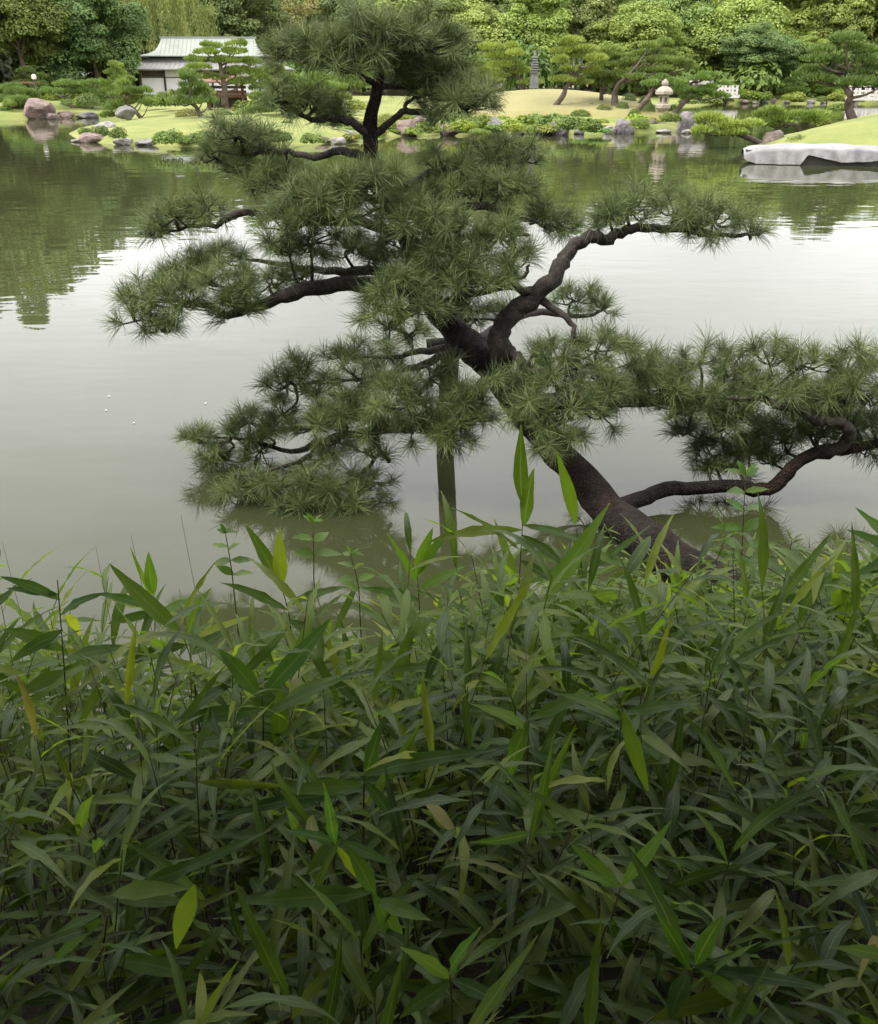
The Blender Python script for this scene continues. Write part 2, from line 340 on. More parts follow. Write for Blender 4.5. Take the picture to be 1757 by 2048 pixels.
BR = [
 [(1000, 755, 5.45, .07), (1008, 705, 5.4, .068), (998, 668, 5.4, .062), (1028, 625, 5.4, .058), (1070, 590, 5.4, .055), (1110, 555, 5.4, .05), (1130, 515, 5.45, .045), (1158, 486, 5.5, .04), (1188, 472, 5.5, .04), (1212, 484, 5.5, .033), (1242, 465, 5.5, .03), (1290, 455, 5.5, .026), (1370, 460, 5.55, .02), (1470, 468, 5.6, .012), (1520, 470, 5.6, .006)],
 [(1222, 1052, 4.6, .10), (1236, 1022, 4.5, .075), (1280, 997, 4.5, .066), (1350, 978, 4.5, .060), (1450, 970, 4.5, .056), (1525, 978, 4.5, .056), (1562, 962, 4.5, .06), (1582, 935, 4.5, .054), (1640, 905, 4.5, .05), (1700, 898, 4.5, .042), (1770, 880, 4.5, .032), (1850, 850, 4.4, .015)],
 [(1640, 905, 4.5, .04), (1690, 885, 4.45, .036), (1700, 858, 4.4, .034), (1670, 842, 4.4, .031), (1632, 840, 4.4, .028), (1600, 820, 4.4, .027), (1560, 810, 4.4, .026), (1530, 800, 4.45, .018), (1460, 795, 4.5, .010)],
 [(1048, 825, 5.2, .065), (1110, 805, 5.0, .058), (1200, 797, 4.9, .05), (1300, 803, 4.8, .04), (1400, 792, 4.75, .028), (1500, 780, 4.7, .016), (1560, 770, 4.7, .008)],
 [(866, 590, 5.85, .06), (790, 572, 5.8, .056), (700, 568, 5.75, .05), (620, 576, 5.75, .045), (560, 592, 5.7, .04), (510, 615, 5.7, .032), (455, 628, 5.7, .024), (410, 612, 5.7, .018), (350, 600, 5.65, .013), (280, 612, 5.65, .007)],
 [(850, 560, 5.9, .04), (760, 540, 6.0, .034), (670, 544, 6.1, .028), (600, 535, 6.1, .02), (520, 520, 6.1, .012), (440, 515, 6.1, .006)],
 [(812, 475, 5.95, .034), (720, 445, 6.0, .03), (610, 442, 6.05, .026), (540, 428, 6.1, .024), (505, 426, 6.1, .022), (465, 430, 6.1, .022), (440, 448, 6.1, .018), (400, 450, 6.1, .013), (340, 462, 6.1, .007)],
 [(748, 335, 6.0, .030), (722, 312, 6.0, .028), (690, 300, 6.0, .026), (640, 312, 6.05, .022), (590, 309, 6.1, .019), (545, 300, 6.1, .015), (490, 310, 6.1, .010), (420, 300, 6.1, .005)],
 [(736, 272, 6.0, .028), (705, 246, 5.95, .025), (660, 236, 5.95, .02), (630, 240, 5.92, .017), (590, 222, 5.9, .012), (545, 200, 5.9, .006)],
 [(746, 270, 6.0, .025), (782, 244, 6.0, .021), (812, 222, 6.0, .02), (860, 223, 6.0, .014), (900, 208, 6.0, .012), (970, 195, 6.0, .006)],
 [(812, 222, 6.0, .015), (815, 203, 6.0, .012), (850, 190, 6.05, .009), (910, 185, 6.1, .005)],
 [(752, 168, 6.0, .02), (705, 144, 6.0, .016), (660, 132, 6.0, .012), (590, 110, 6.0, .006)],
 [(754, 172, 6.0, .018), (800, 172, 6.05, .014), (850, 172, 6.05, .010), (910, 155, 6.1, .005)],
 [(764, 125, 6.0, .016), (830, 104, 6.1, .012), (900, 92, 6.1, .006)],
 [(785, 425, 5.97, .036), (860, 408, 5.85, .03), (930, 412, 5.75, .024), (1000, 418, 5.75, .018), (1050, 440, 5.8, .014), (1130, 462, 5.85, .007)],
 [(940, 413, 5.75, .018), (990, 412, 5.72, .016), (1020, 455, 5.65, .014), (1030, 500, 5.6, .010)],
 [(852, 570, 5.88, .045), (900, 556, 5.6, .034), (960, 556, 5.5, .026), (1040, 556, 5.45, .016), (1060, 530, 5.45, .008)],
 [(1075, 588, 5.4, .03), (1020, 572, 5.38, .024), (960, 585, 5.36, .018), (890, 598, 5.34, .010)],
 [(955, 690, 5.62, .04), (1000, 655, 5.95, .034), (1060, 625, 6.3, .028), (1110, 628, 6.5, .022), (1170, 632, 6.6, .014), (1220, 612, 6.7, .007)],
 [(1085, 602, 5.4, .026), (1120, 622, 5.35, .020), (1142, 645, 5.3, .017), (1150, 690, 5.25, .012)],
 [(990, 745, 5.45, .05), (945, 790, 5.32, .042), (870, 842, 5.3, .036), (780, 858, 5.35, .032), (700, 868, 5.4, .028), (640, 882, 5.4, .025), (580, 904, 5.45, .018), (500, 880, 5.5, .011), (400, 872, 5.5, .005)],
 [(965, 715, 5.6, .04), (905, 706, 5.62, .032), (850, 728, 5.6, .024), (780, 745, 5.55, .016), (700, 760, 5.5, .010), (590, 770, 5.5, .005)],
 [(925, 690, 5.7, .03), (860, 700, 5.85, .022), (780, 712, 6.0, .014), (690, 716, 6.1, .007)],
 [(742, 852, 5.36, .022), (752, 880, 5.36, .02), (764, 905, 5.36, .017), (778, 925, 5.36, .012)],
 [(640, 882, 5.4, .022), (612, 915, 5.3, .018), (560, 935, 5.25, .013), (470, 950, 5.2, .006)],
 [(1022, 700, 5.4, .03), (1040, 720, 5.3, .026), (1060, 742, 5.2, .022), (1120, 740, 5.1, .015), (1200, 730, 5.0, .008)],
 [(764, 905, 5.36, .014), (720, 950, 5.3, .012), (680, 975, 5.25, .006)],
 [(830, 490, 5.95, .035), (900, 480, 5.7, .026), (980, 470, 5.6, .016), (1060, 470, 5.6, .008)],
 [(800, 430, 5.98, .035), (760, 400, 5.8, .028), (690, 395, 5.65, .02), (600, 390, 5.6, .010)],
 [(772, 395, 6.0, .03), (860, 350, 6.0, .024), (950, 330, 6.0, .016), (1050, 305, 6.0, .008)],
 [(865, 600, 5.83, .05), (830, 615, 5.5, .036), (800, 640, 5.3, .022), (770, 660, 5.2, .010)],
]
# foliage pads: centre, half width, half height in photo pixels, distance
PADS = [
 (625, 75, 95, 42, 5.95), (560, 95, 45, 30, 5.95), (745, 45, 120, 45, 5.95), (860, 60, 90, 45, 6.05), (905, 105, 60, 30, 6.1), (690, 95, 90, 28, 5.8), (800, 100, 80, 25, 6.15),
 (850, 140, 90, 26, 6.2), (940, 150, 65, 26, 6.2), (930, 190, 85, 26, 5.9), (880, 185, 60, 20, 6.1),
 (560, 180, 58, 28, 5.85), (620, 185, 60, 26, 5.95), (670, 205, 45, 20, 6.1),
 (470, 255, 75, 30, 6.1), (430, 295, 55, 30, 6.05), (520, 285, 60, 30, 6.2), (560, 345, 85, 30, 6.0), (480, 330, 50, 22, 6.1),
 (640, 370, 85, 36, 5.6), (740, 355, 90, 30, 5.7), (640, 415, 90, 34, 5.55), (560, 440, 60, 36, 5.6), (760, 400, 70, 30, 5.65), (620, 470, 80, 30, 5.7), (570, 490, 50, 22, 5.8),
 (900, 320, 70, 36, 5.9), (985, 295, 75, 32, 6.0), (1050, 300, 45, 32, 6.05), (960, 355, 90, 32, 5.8), (1030, 360, 60, 32, 5.85), (870, 370, 60, 28, 5.75),
 (350, 415, 55, 30, 6.1), (415, 400, 50, 26, 6.15), (310, 440, 26, 22, 6.1),
 (830, 420, 80, 32, 5.6), (900, 440, 80, 34, 5.55), (1000, 455, 80, 28, 5.6), (800, 480, 70, 34, 5.75), (740, 490, 50, 40, 6.1), (1080, 420, 35, 20, 5.9), (1125, 430, 48, 26, 5.85), (890, 360, 60, 25, 5.9),
 (1255, 395, 70, 32, 5.55), (1215, 420, 30, 22, 5.5), (1350, 405, 60, 34, 5.6), (1430, 420, 75, 38, 5.6), (1500, 440, 45, 40, 5.65), (1390, 440, 60, 22, 5.5),
 (440, 500, 75, 28, 6.1), (360, 535, 70, 32, 5.95), (460, 555, 85, 34, 5.65), (540, 545, 50, 32, 5.8), (290, 575, 65, 36, 5.75), (360, 590, 75, 36, 5.6), (262, 615, 50, 45, 5.65), (320, 640, 50, 26, 5.6), (470, 590, 60, 22, 5.6), (600, 545, 50, 20, 6.0),
 (920, 505, 80, 34, 5.45), (1020, 505, 62, 36, 5.45), (960, 540, 90, 26, 5.4), (860, 530, 70, 30, 5.5), (790, 560, 65, 38, 5.35), (830, 590, 60, 36, 5.25), (780, 630, 50, 46, 5.2), (740, 600, 30, 28, 5.4), (830, 650, 45, 34, 5.2),
 (1150, 585, 55, 24, 6.6), (1205, 595, 36, 30, 6.7), (930, 625, 60, 16, 6.2), (1000, 610, 40, 16, 6.3),
 (700, 700, 65, 16, 6.1), (780, 695, 40, 16, 6.0),
 (565, 750, 55, 42, 5.5), (640, 760, 60, 36, 5.5), (720, 745, 70, 34, 5.4), (700, 800, 80, 36, 5.3), (800, 760, 60, 40, 5.3), (870, 740, 60, 32, 5.4), (850, 800, 60, 34, 5.25), (930, 790, 60, 40, 5.25), (560, 810, 50, 28, 5.5), (620, 840, 70, 28, 5.4), (760, 830, 60, 24, 5.25),
 (395, 865, 45, 26, 5.5), (460, 860, 55, 26, 5.45), (530, 855, 50, 30, 5.45), (440, 905, 60, 16, 5.5), (520, 890, 50, 16, 5.5),
 (560, 950, 60, 24, 5.2), (650, 955, 70, 24, 5.2), (740, 950, 60, 24, 5.25), (480, 965, 55, 22, 5.2), (600, 990, 70, 20, 5.1), (700, 985, 60, 20, 5.1),
 (1120, 690, 50, 36, 5.2), (1190, 680, 70, 36, 5.1), (1260, 705, 60, 32, 5.0), (1110, 740, 60, 28, 5.1), (1200, 745, 70, 28, 4.9), (1330, 715, 60, 34, 4.9), (1400, 705, 60, 36, 4.8), (1470, 725, 60, 30, 4.7), (1540, 705, 60, 40, 4.7), (1620, 710, 65, 38, 4.6), (1700, 715, 65, 40, 4.6), (1780, 720, 60, 38, 4.6), (1330, 760, 70, 28, 4.75), (1430, 770, 60, 24, 4.65), (1560, 765, 70, 24, 4.5), (1660, 770, 70, 26, 4.5), (1750, 780, 50, 26, 4.5), (1260, 780, 50, 26, 4.9),
 (1060, 790, 55, 30, 5.0), (1130, 830, 55, 36, 4.95), (1050, 750, 40, 26, 5.2),
 (600, 720, 50, 20, 5.6), (660, 820, 60, 30, 5.2), (880, 830, 60, 24, 5.2), (780, 800, 60, 30, 5.15), (960, 820, 50, 30, 5.15), (500, 830, 50, 24, 5.5), (1110, 860, 60, 30, 4.9), (1170, 800, 50, 30, 4.9), (640, 910, 60, 22, 5.3), (1350, 800, 60, 26, 4.7), (1480, 810, 60, 26, 4.6), (1600, 800, 60, 22, 4.5), (760, 520, 50, 40, 6.0), (700, 480, 50, 30, 6.0), (880, 480, 60, 34, 5.5), (930, 590, 50, 22, 5.4),
 (960, 770, 50, 30, 5.15), (920, 845, 45, 26, 5.1), (1060, 850, 45, 30, 4.95), (830, 850, 50, 22, 5.2), (1200, 820, 50, 26, 4.9), (1420, 810, 60, 26, 4.7), (1520, 840, 60, 24, 4.7), (1650, 800, 60, 26, 4.6), (1740, 830, 50, 30, 4.6), (1360, 770, 50, 30, 4.8), (1230, 760, 50, 26, 4.95), (670, 870, 50, 24, 5.3), (740, 890, 50, 20, 5.3), (1500, 760, 60, 26, 4.6), (1700, 760, 60, 26, 4.55),
 (1380, 850, 50, 26, 4.8), (1470, 915, 50, 24, 4.7), (1540, 905, 45, 22, 4.75), (1640, 860, 50, 22, 4.6), (1290, 740, 50, 26, 4.95), (1600, 830, 60, 20, 4.7), (1080, 700, 40, 30, 5.25), (900, 860, 50, 18, 5.2),
 (1420, 890, 50, 26, 4.75), (1500, 880, 55, 26, 4.7), (1450, 845, 50, 22, 4.8), (1560, 860, 50, 22, 4.8), (1700, 830, 60, 22, 4.6), (1740, 880, 50, 24, 4.6), (1410, 920, 36, 18, 4.75),
]
def make_tuft(seed, n=120, L=.138):
    g = np.random.default_rng(seed)
    th = np.arccos(np.clip(1-g.uniform(0, 1, n)**.9*.98, -1, 1))+g.normal(0, .08, n); ph = g.uniform(0, 2*np.pi, n)
    d = np.c_[np.sin(th)*np.cos(ph), np.sin(th)*np.sin(ph), np.cos(th)]
    b = np.c_[g.normal(0, .006, n), g.normal(0, .006, n), g.uniform(-.03, .035, n)]
    ln = L*g.uniform(.55, 1.18, n)[:, None]; sag = np.c_[np.zeros(n), np.zeros(n), -.10*np.sin(th)]*ln
    mid = b+d*ln*.55; tip = b+d*ln+sag
    u = unit(np.cross(d, g.normal(0, 1, (n, 3)))); w = np.cross(d, u); r = .00112
    A = [b+r*.8*(u*math.cos(a)+w*math.sin(a)) for a in (0, 2.094, 4.189)]; B = [mid+r*(u*math.cos(a)+w*math.sin(a)) for a in (0, 2.094, 4.189)]
    v = np.stack(A+B+[tip], 1).reshape(-1, 3); base = np.arange(n)[:, None]*7
    q = np.concatenate([base+np.array([[0, 1, 4, 3]]), base+np.array([[1, 2, 5, 4]]), base+np.array([[2, 0, 3, 5]])])
    t = np.concatenate([base+np.array([[3, 4, 6]]), base+np.array([[4, 5, 6]]), base+np.array([[5, 3, 6]])])
    return v, q, t
TUFTS = [make_tuft(100+i, 84+i*7) for i in range(7)]
TUFT_ME = []
for v, q, t in TUFTS:
    me = mesh_np('needle_tuft', v, [q, t]); me.materials.append(M['needle']); TUFT_ME.append(me)

base = P(*TRUNK[2][:3]); base[2] = 0
pine = empty('pine_tree', base)
tag(pine, 'wide leaning pine with layered needle pads growing out over the pond', 'tree')
off = -base
def limb(name, pts, sides, rough, m, seed, n=4):
    q = px_path(pts, n); v, f = tube(q[:, :3]+off, q[:, 3], sides, rough, seed)
    mb = MB(); mb.add(v, f); return obj(name, mb.mesh(name, True), m, pine)
limb('trunk', TRUNK, 20, .12, M['trunk'], 1, 5)
def sstep(a, b, x): t = min(1, max(0, (x-a)/(b-a))); return t*t*(3-2*t)
def deeper(x, y):                      # the low limbs reach away from the bank
    if y > 640 and x > 1120: return .7*sstep(1120, 1340, x)
    if y > 690 and x < 800: return .35*sstep(800, 600, x) if y < 935 else .1
    return 0.0
BR = [[(x, y, Y+deeper(x, y), r*(.78 if i == 1 else 1)) for x, y, Y, r in b] for i, b in enumerate(BR)]
PADS = [(cx, cy, rx, ry, Y+deeper(cx, cy)) for cx, cy, rx, ry, Y in PADS]
bpts = []
for i, b in enumerate(BR):
    q = px_path(b, 4); g = np.random.default_rng(500+i); q[1:-1, :3] += g.normal(0, .006, (len(q)-2, 3))
    v, f = tube(q[:, :3]+off, q[:, 3], 9, .12, i); mb = MB(); mb.add(v, f)
    obj('branch', mb.mesh('branch', True), M['bark'] if i != 1 else M['trunk'], pine); bpts.append(q)
bp = np.concatenate(bpts); bp = bp[bp[:, 3] < .05]
tuft_list = []; twigs = MB()
def frame(a, roll):
    z = unit(a); x = unit(np.cross(z, [math.cos(roll), math.sin(roll), .31])); return np.stack([x, np.cross(z, x), z], 1)
for k, (cx, cy, rx, ry, Y) in enumerate(PADS):
    g = np.random.default_rng(900+k); c = P(cx, cy, Y); s = mpp(Y, cy); a = max(rx*s-.05, .05); cz = ry*s/math.cos(PITCH-math.atan((1024-cy)/F)*0+0); bdep = min(max(a*.85, .12), .30)
    n = int(np.clip(a*bdep*math.pi/.0054, 7, 44)); j = np.argmin(np.linalg.norm(bp[:, :3]-(c-[0, 0, cz*.6]), axis=1)); hub = bp[j, :3].copy()
    hub2 = c*.75+hub*.25; hub2[2] = c[2]-cz*.55
    q = spline(np.array([hub, hub*.5+hub2*.5+g.normal(0, .025, 3), hub2]), 4); v, f = tube(q+off, np.linspace(.012, .007, len(q)), 5); twigs.add(v, f)
    for i in range(n):
        r = math.sqrt((i+.5)/n); an = i*2.39996+g.uniform(-.4, .4); ox, oy = r*math.cos(an)*a, r*math.sin(an)*bdep
        under = g.uniform() < (.2 if cy > 640 else .1)
        h = cz*(.55*(1-r*r)-.15)+g.normal(0, .035)
        ax = np.array([math.cos(an)*r*.85, math.sin(an)*r*.85, 1.0-.35*r]) + g.normal(0, .22, 3)
        if under: h = -cz*.45; ax = np.array([math.cos(an), math.sin(an)-.3, -.55])+g.normal(0, .2, 3)
        pos = c+np.array([ox, oy, h-.05]); tuft_list.append((pos, unit(ax), g.uniform(0, 6.28), g.uniform(.72, 1.2), int(g.integers(0, 7))))
        m = hub2*.45+pos*.55-np.array([0, 0, .02])+g.normal(0, .012, 3)
        q = spline(np.array([hub2, m, pos]), 3); v, f = tube(q+off, np.linspace(.006, .004, len(q)), 4, cap=False); twigs.add(v, f)
obj('twigs', twigs.mesh('twigs', True), M['bark'], pine)['kind'] = 'stuff'
tuft_list.sort(key=lambda t: t[0][1]+.15*abs(t[0][0]))
step = 3
front = [t for i, t in enumerate(tuft_list) if i % step == 0][:300]; fs = set(id(t) for t in front)
for pos, ax, roll, sc, k in front:
    o = bpy.data.objects.new('needle_tuft', TUFT_ME[k]); link(o, pine)
    R = frame(ax, roll)*sc; p = pos+off
    o.matrix_local = Matrix([[*R[0], p[0]], [*R[1], p[1]], [*R[2], p[2]], [0, 0, 0, 1]])
rest = MB()
for t in tuft_list:
    if id(t) in fs: continue
    pos, ax, roll, sc, k = t; v, q, tr = TUFTS[k]; R = frame(ax, roll)*sc; rest.add(v @ R.T + pos+off, [q, tr])
obj('needle_tufts', rest.mesh('needle_tufts'), M['needle'], pine)['kind'] = 'stuff'
print('tufts', len(tuft_list))

# prop under the trunk
pb, ptop = G(886, 910), P(902, 690, 6.02)
pp = empty('wooden_prop', (pb[0], pb[1], -.4)); tag(pp, 'dark round timber prop standing in the water under the pine trunk', 'post')
q = np.linspace([0, 0, 0], [ptop[0]-pb[0], ptop[1]-pb[1], ptop[2]+.4], 9); v, f = tube(q, .062, 14, .03, 5); mb = MB(); mb.add(v, f); obj('post', mb.mesh('post', True), M['post'], pp)
mb = MB(); e = q[-1]; v, f = tube([e+[-.16, 0, .0], e+[0, 0, .012], e+[.16, 0, .03]], .04, 10, .05, 3); mb.add(v, f); obj('crosspiece', mb.mesh('crosspiece', True), M['post'], pp)

# ================================================================== rocks
def rock_mesh(seed):
    import bmesh
    bm = bmesh.new(); bmesh.ops.create_icosphere(bm, subdivisions=3, radius=1.0); g = np.random.default_rng(seed)
    cuts = [(unit(g.normal(0, 1, 3)), g.uniform(.62, .9)) for _ in range(9)]
    for v in bm.verts:
        p = np.array(v.co)
        for n, d in cuts:
            k = p @ n-d
            if k > 0: p = p-n*k*.92
        p = p*(1+.14*mnoise.noise(Vector(p*1.7)+Vector((seed*3.1, 0, 0)))+.05*mnoise.noise(Vector(p*5)+Vector((seed, 5, 0)))); v.co = p
    me = bpy.data.meshes.new('rock'); bm.to_mesh(me); bm.free(); me.materials.append(M['rock']); return me
ROCKS = [rock_mesh(s) for s in range(9)]
GREY, PINK, PALE, BROWN, PURP = (.46, .46, .46, 1), (.56, .43, .39, 1), (.78, .76, .72, 1), (.42, .34, .30, 1), (.46, .43, .46, 1)
rock_i = 0
def rock(x, y, w, h, col, label, group=None, z=0.0, tilt=0.0, Y=None):
    global rock_i
    p = G(x, y, z) if Y is None else P(x, y, Y); s = mpp(p[1]); k = rock_i % 9; rock_i += 1
    o = bpy.data.objects.new('rock', ROCKS[k]); link(o); hw = w*s/2; hh = h*s
    o.location = (p[0], p[1]+hw*.6, p[2]+hh*.30); hw *= .92; hh *= .72; o.scale = (hw*1.16, hw*.95, hh*.80); o.rotation_euler = (0, tilt, rock_i*1.7 if not tilt else .3)
    if abs(math.sin(o.rotation_euler[2])) > .01: o.scale[1] = hw*1.1
    o.color = col; tag(o, label, 'rock', group); return o
rock(72, 238, 64, 52, PINK, 'large pinkish domed boulder standing in the water by the far shore')
rock(128, 236, 34, 16, PINK, 'small pink rock at the waterline next to the large pinkish boulder')
rock(170, 236, 44, 13, GREY, 'low flat grey rock below the spreading pine on the far shore')
rock(104, 238, 26, 14, BROWN, 'brown stone tucked against the large pinkish boulder')
rock(182, 285, 56, 22, PINK, 'flat pinkish rock at the tip of the lawn island')
rock(245, 290, 44, 15, PALE, 'pale flat rock at the water below the lawn island')
rock(292, 291, 46, 16, GREY, 'grey slab rock below the lawn island beside the shore shrub')
rock(210, 262, 40, 20, PALE, 'pale grey rock above the tip of the lawn island', z=.25)
rock(248, 236, 42, 26, GREY, 'dark grey boulder under the low spreading pine on the island', Y=53)
rock(152, 284, 22, 8, PALE, 'small pale stone at the very end of the lawn island')
isl = 'rocks along the island shore'
rock(676, 288, 32, 16, PALE, 'small pale rock on the shore behind the pine, alone by the water')
rock(702, 280, 36, 22, GREY, 'grey rock on the shore behind the pine next to a small pale one')
rock(640, 287, 40, 16, BROWN, 'brown rock low on the shore behind the pine')
rock(812, 272, 46, 38, PINK, 'broad pinkish brown boulder seen behind the upper pine branch')
rock(842, 266, 40, 38, BROWN, 'brown boulder leaning on the broad pinkish one')
rock(876, 258, 34, 46, BROWN, 'tall dark brown standing stone on the island shore')
rock(899, 272, 38, 26, PINK, 'pink wedge shaped stone in front of the tall dark standing stone')
rock(986, 266, 46, 36, GREY, 'upright grey fluted boulder among yellow green ground cover')
rock(1088, 269, 38, 17, PALE, 'low rounded pale rock at the waterline beside a big grey one')
rock(1122, 270, 48, 32, PURP, 'big grey purple boulder with flat top at the waterline')
rock(1219, 267, 30, 18, PALE, 'pale rock at the waterline between dark shrubs and a purple boulder')
rock(1252, 267, 40, 34, PURP, 'purple grey rounded boulder under the yellow green bush')
rock(1282, 264, 24, 16, PALE, 'small pale stone beside the purple grey rounded boulder')
rock(1302, 262, 30, 26, BROWN, 'brown rock at the foot of the stone lantern')
rock(1331, 266, 34, 10, PALE, 'whitish flat stone in the water before the lantern')
rock(1352, 258, 26, 24, BROWN, 'brown stone between the lantern and the striped rock')
rock(1370, 264, 34, 46, PURP, 'tall slanting grey rock with pale streaks at the island end', tilt=.45)
rock(1376, 267, 20, 11, PALE, 'small light stone below the tall slanting rock')
rock(1160, 268, 24, 12, GREY, 'small grey stone half hidden under the dark shore shrub')
rock(1040, 269, 22, 10, GREY, 'small grey stone under the yellow green ground cover')
rock(1548, 300, 48, 46, BROWN, 'reddish brown upright boulder beside the boat landing')
rock(1508, 304, 28, 16, GREY, 'grey stone in the water below the reddish boulder')
rock(1534, 307, 30, 14, PINK, 'pinkish stone between the boat and the reddish boulder')
rock(1406, 172, 48, 24, PALE, 'large pale domed boulder on the island behind the bent pine trunk', Y=70)
for i, (x, y, w, h, c) in enumerate([(1492, 207, 15, 9, PINK), (1512, 207, 13, 7, PALE), (1530, 207, 18, 9, GREY), (1548, 206, 10, 12, PINK), (1575, 206, 12, 6, GREY), (1625, 206, 18, 8, GREY), (1650, 206, 15, 8, PURP)]):
    rock(x, y, w, h, c, 'small stone along the waterline of the far bank', 'stones edging the far bank')

# ================================================================== crowns
def ell_leaves(g, c, r, n, size, asp, up=.55, lo=-.35, jit=.18):
    d = unit(g.normal(0, 1, (int(n*1.8)+4, 3))); d = d[d[:, 2] > lo][:n]
    rr = 1-np.abs(g.normal(0, jit, len(d)))[:, None]
    p = c+d*np.asarray(r)*rr; nr = unit(d/np.asarray(r)*np.mean(r)+np.array([0, 0, up])+g.normal(0, .45, d.shape))
    return leaves(p, nr, size, asp, g)
def broad_crown(seed, R, Hh, nb, per, size):
    """uneven crown of many leaf clumps; base at z=0, height Hh, radius R"""
    g = np.random.default_rng(seed); mb = MB(); lump = g.uniform(0, 6.28, 6)
    for i in range(nb):
        u = g.uniform(-.78, 1); an = g.uniform(0, 2*np.pi); rad = math.sqrt(max(0, 1-u*u))
        k = .86+.16*math.sin(an*2+lump[0])+.12*math.sin(an*3+u*4+lump[1])+g.normal(0, .06)
        k *= .55 if g.uniform() < .18 else 1
        cr = R*g.uniform(.17, .30)
        c = np.array([math.cos(an)*rad*(R-cr*.6)*k, math.sin(an)*rad*(R-cr*.6)*k, Hh*.5+u*(Hh*.5-cr*.6)*k])
        v, f = ell_leaves(g, c, (cr*1.1, cr*1.1, cr*.78), int(per*g.uniform(.8, 1.2)), size, .55); mb.add(v, f)
    return mb.mesh('crown')
CROWNS = [broad_crown(21, 4.6, 9.5, 95, 320, .285), broad_crown(22, 4.2, 11, 100, 310, .285), broad_crown(23, 5.0, 8.5, 100, 320, .30), broad_crown(24, 3.6, 10.5, 92, 310, .27), broad_crown(25, 4.4, 9.0, 84, 350, .27)]
for m_ in CROWNS: m_.materials.append(M['crown'])
def tree_trunk(seed, h, r):
    g = np.random.default_rng(seed); mb = MB()
    q = spline(np.array([[0, 0, -.4], [g.normal(0, .2), g.normal(0, .2), h*.4], [g.normal(0, .4), g.normal(0, .4), h*.8]]), 4)
    v, f = tube(q, np.linspace(r, r*.5, len(q)), 9, .06, seed); mb.add(v, f)
    for i in range(4):
        a = i*1.6+g.uniform(0, .6); s = q[-1-i % 3]; e = s+np.array([math.cos(a)*h*.35, math.sin(a)*h*.35, h*.45])
        v, f = tube(spline(np.array([s, (s+e)/2+[0, 0, -.2], e]), 3), np.linspace(r*.45, r*.12, 7), 6); mb.add(v, f)
    me = mb.mesh('trunk', True); me.materials.append(M['far_bark']); return me
TRUNKS = [tree_trunk(31, 4.5, .28), tree_trunk(32, 5.0, .22), tree_trunk(33, 4.2, .3)]
def broad_tree(x, y, z, k, sc, lift, col, label, group, zs=1.0, rz=0.0, name='broadleaf_tree'):
    t = empty(name, (x, y, z), rz); tag(t, label, 'tree', group)
    a = bpy.data.objects.new('trunk', TRUNKS[k % 3]); link(a, t); a.scale = (sc, sc, (lift+3.5)/5)
    c = bpy.data.objects.new('crown', CROWNS[k % 5]); link(c, t); c.location = (0, 0, lift); c.scale = (sc, sc, sc*zs); c.color = (*(np.array(col)*(1.3 if x > -6 else 1.12)), 1)
    return t
g = np.random.default_rng(5)
BG = 'broadleaf trees along the far shore'
def belt_label(x, y):
    row = 'shadowed tree in the rear row' if y > 126 else 'rounded broadleaf tree'
    for lim, where in ((-40, 'deep behind the large dark trees'), (-24, 'behind the weeping willow'), (-12, 'behind the tea house roof'), (-4, 'behind the pine top and tea house end'), (7, 'behind the bright yellow green pine'), (14, 'behind the stone pagoda and dry hill'), (24, 'behind the pines around the lantern'), (34, 'behind the pale boulder'), (46, 'beyond the reeds and layered tree'), (60, 'behind the large tiered pine'), (999, 'beyond the white railed bridge')):
        if x < lim: return row+' '+where
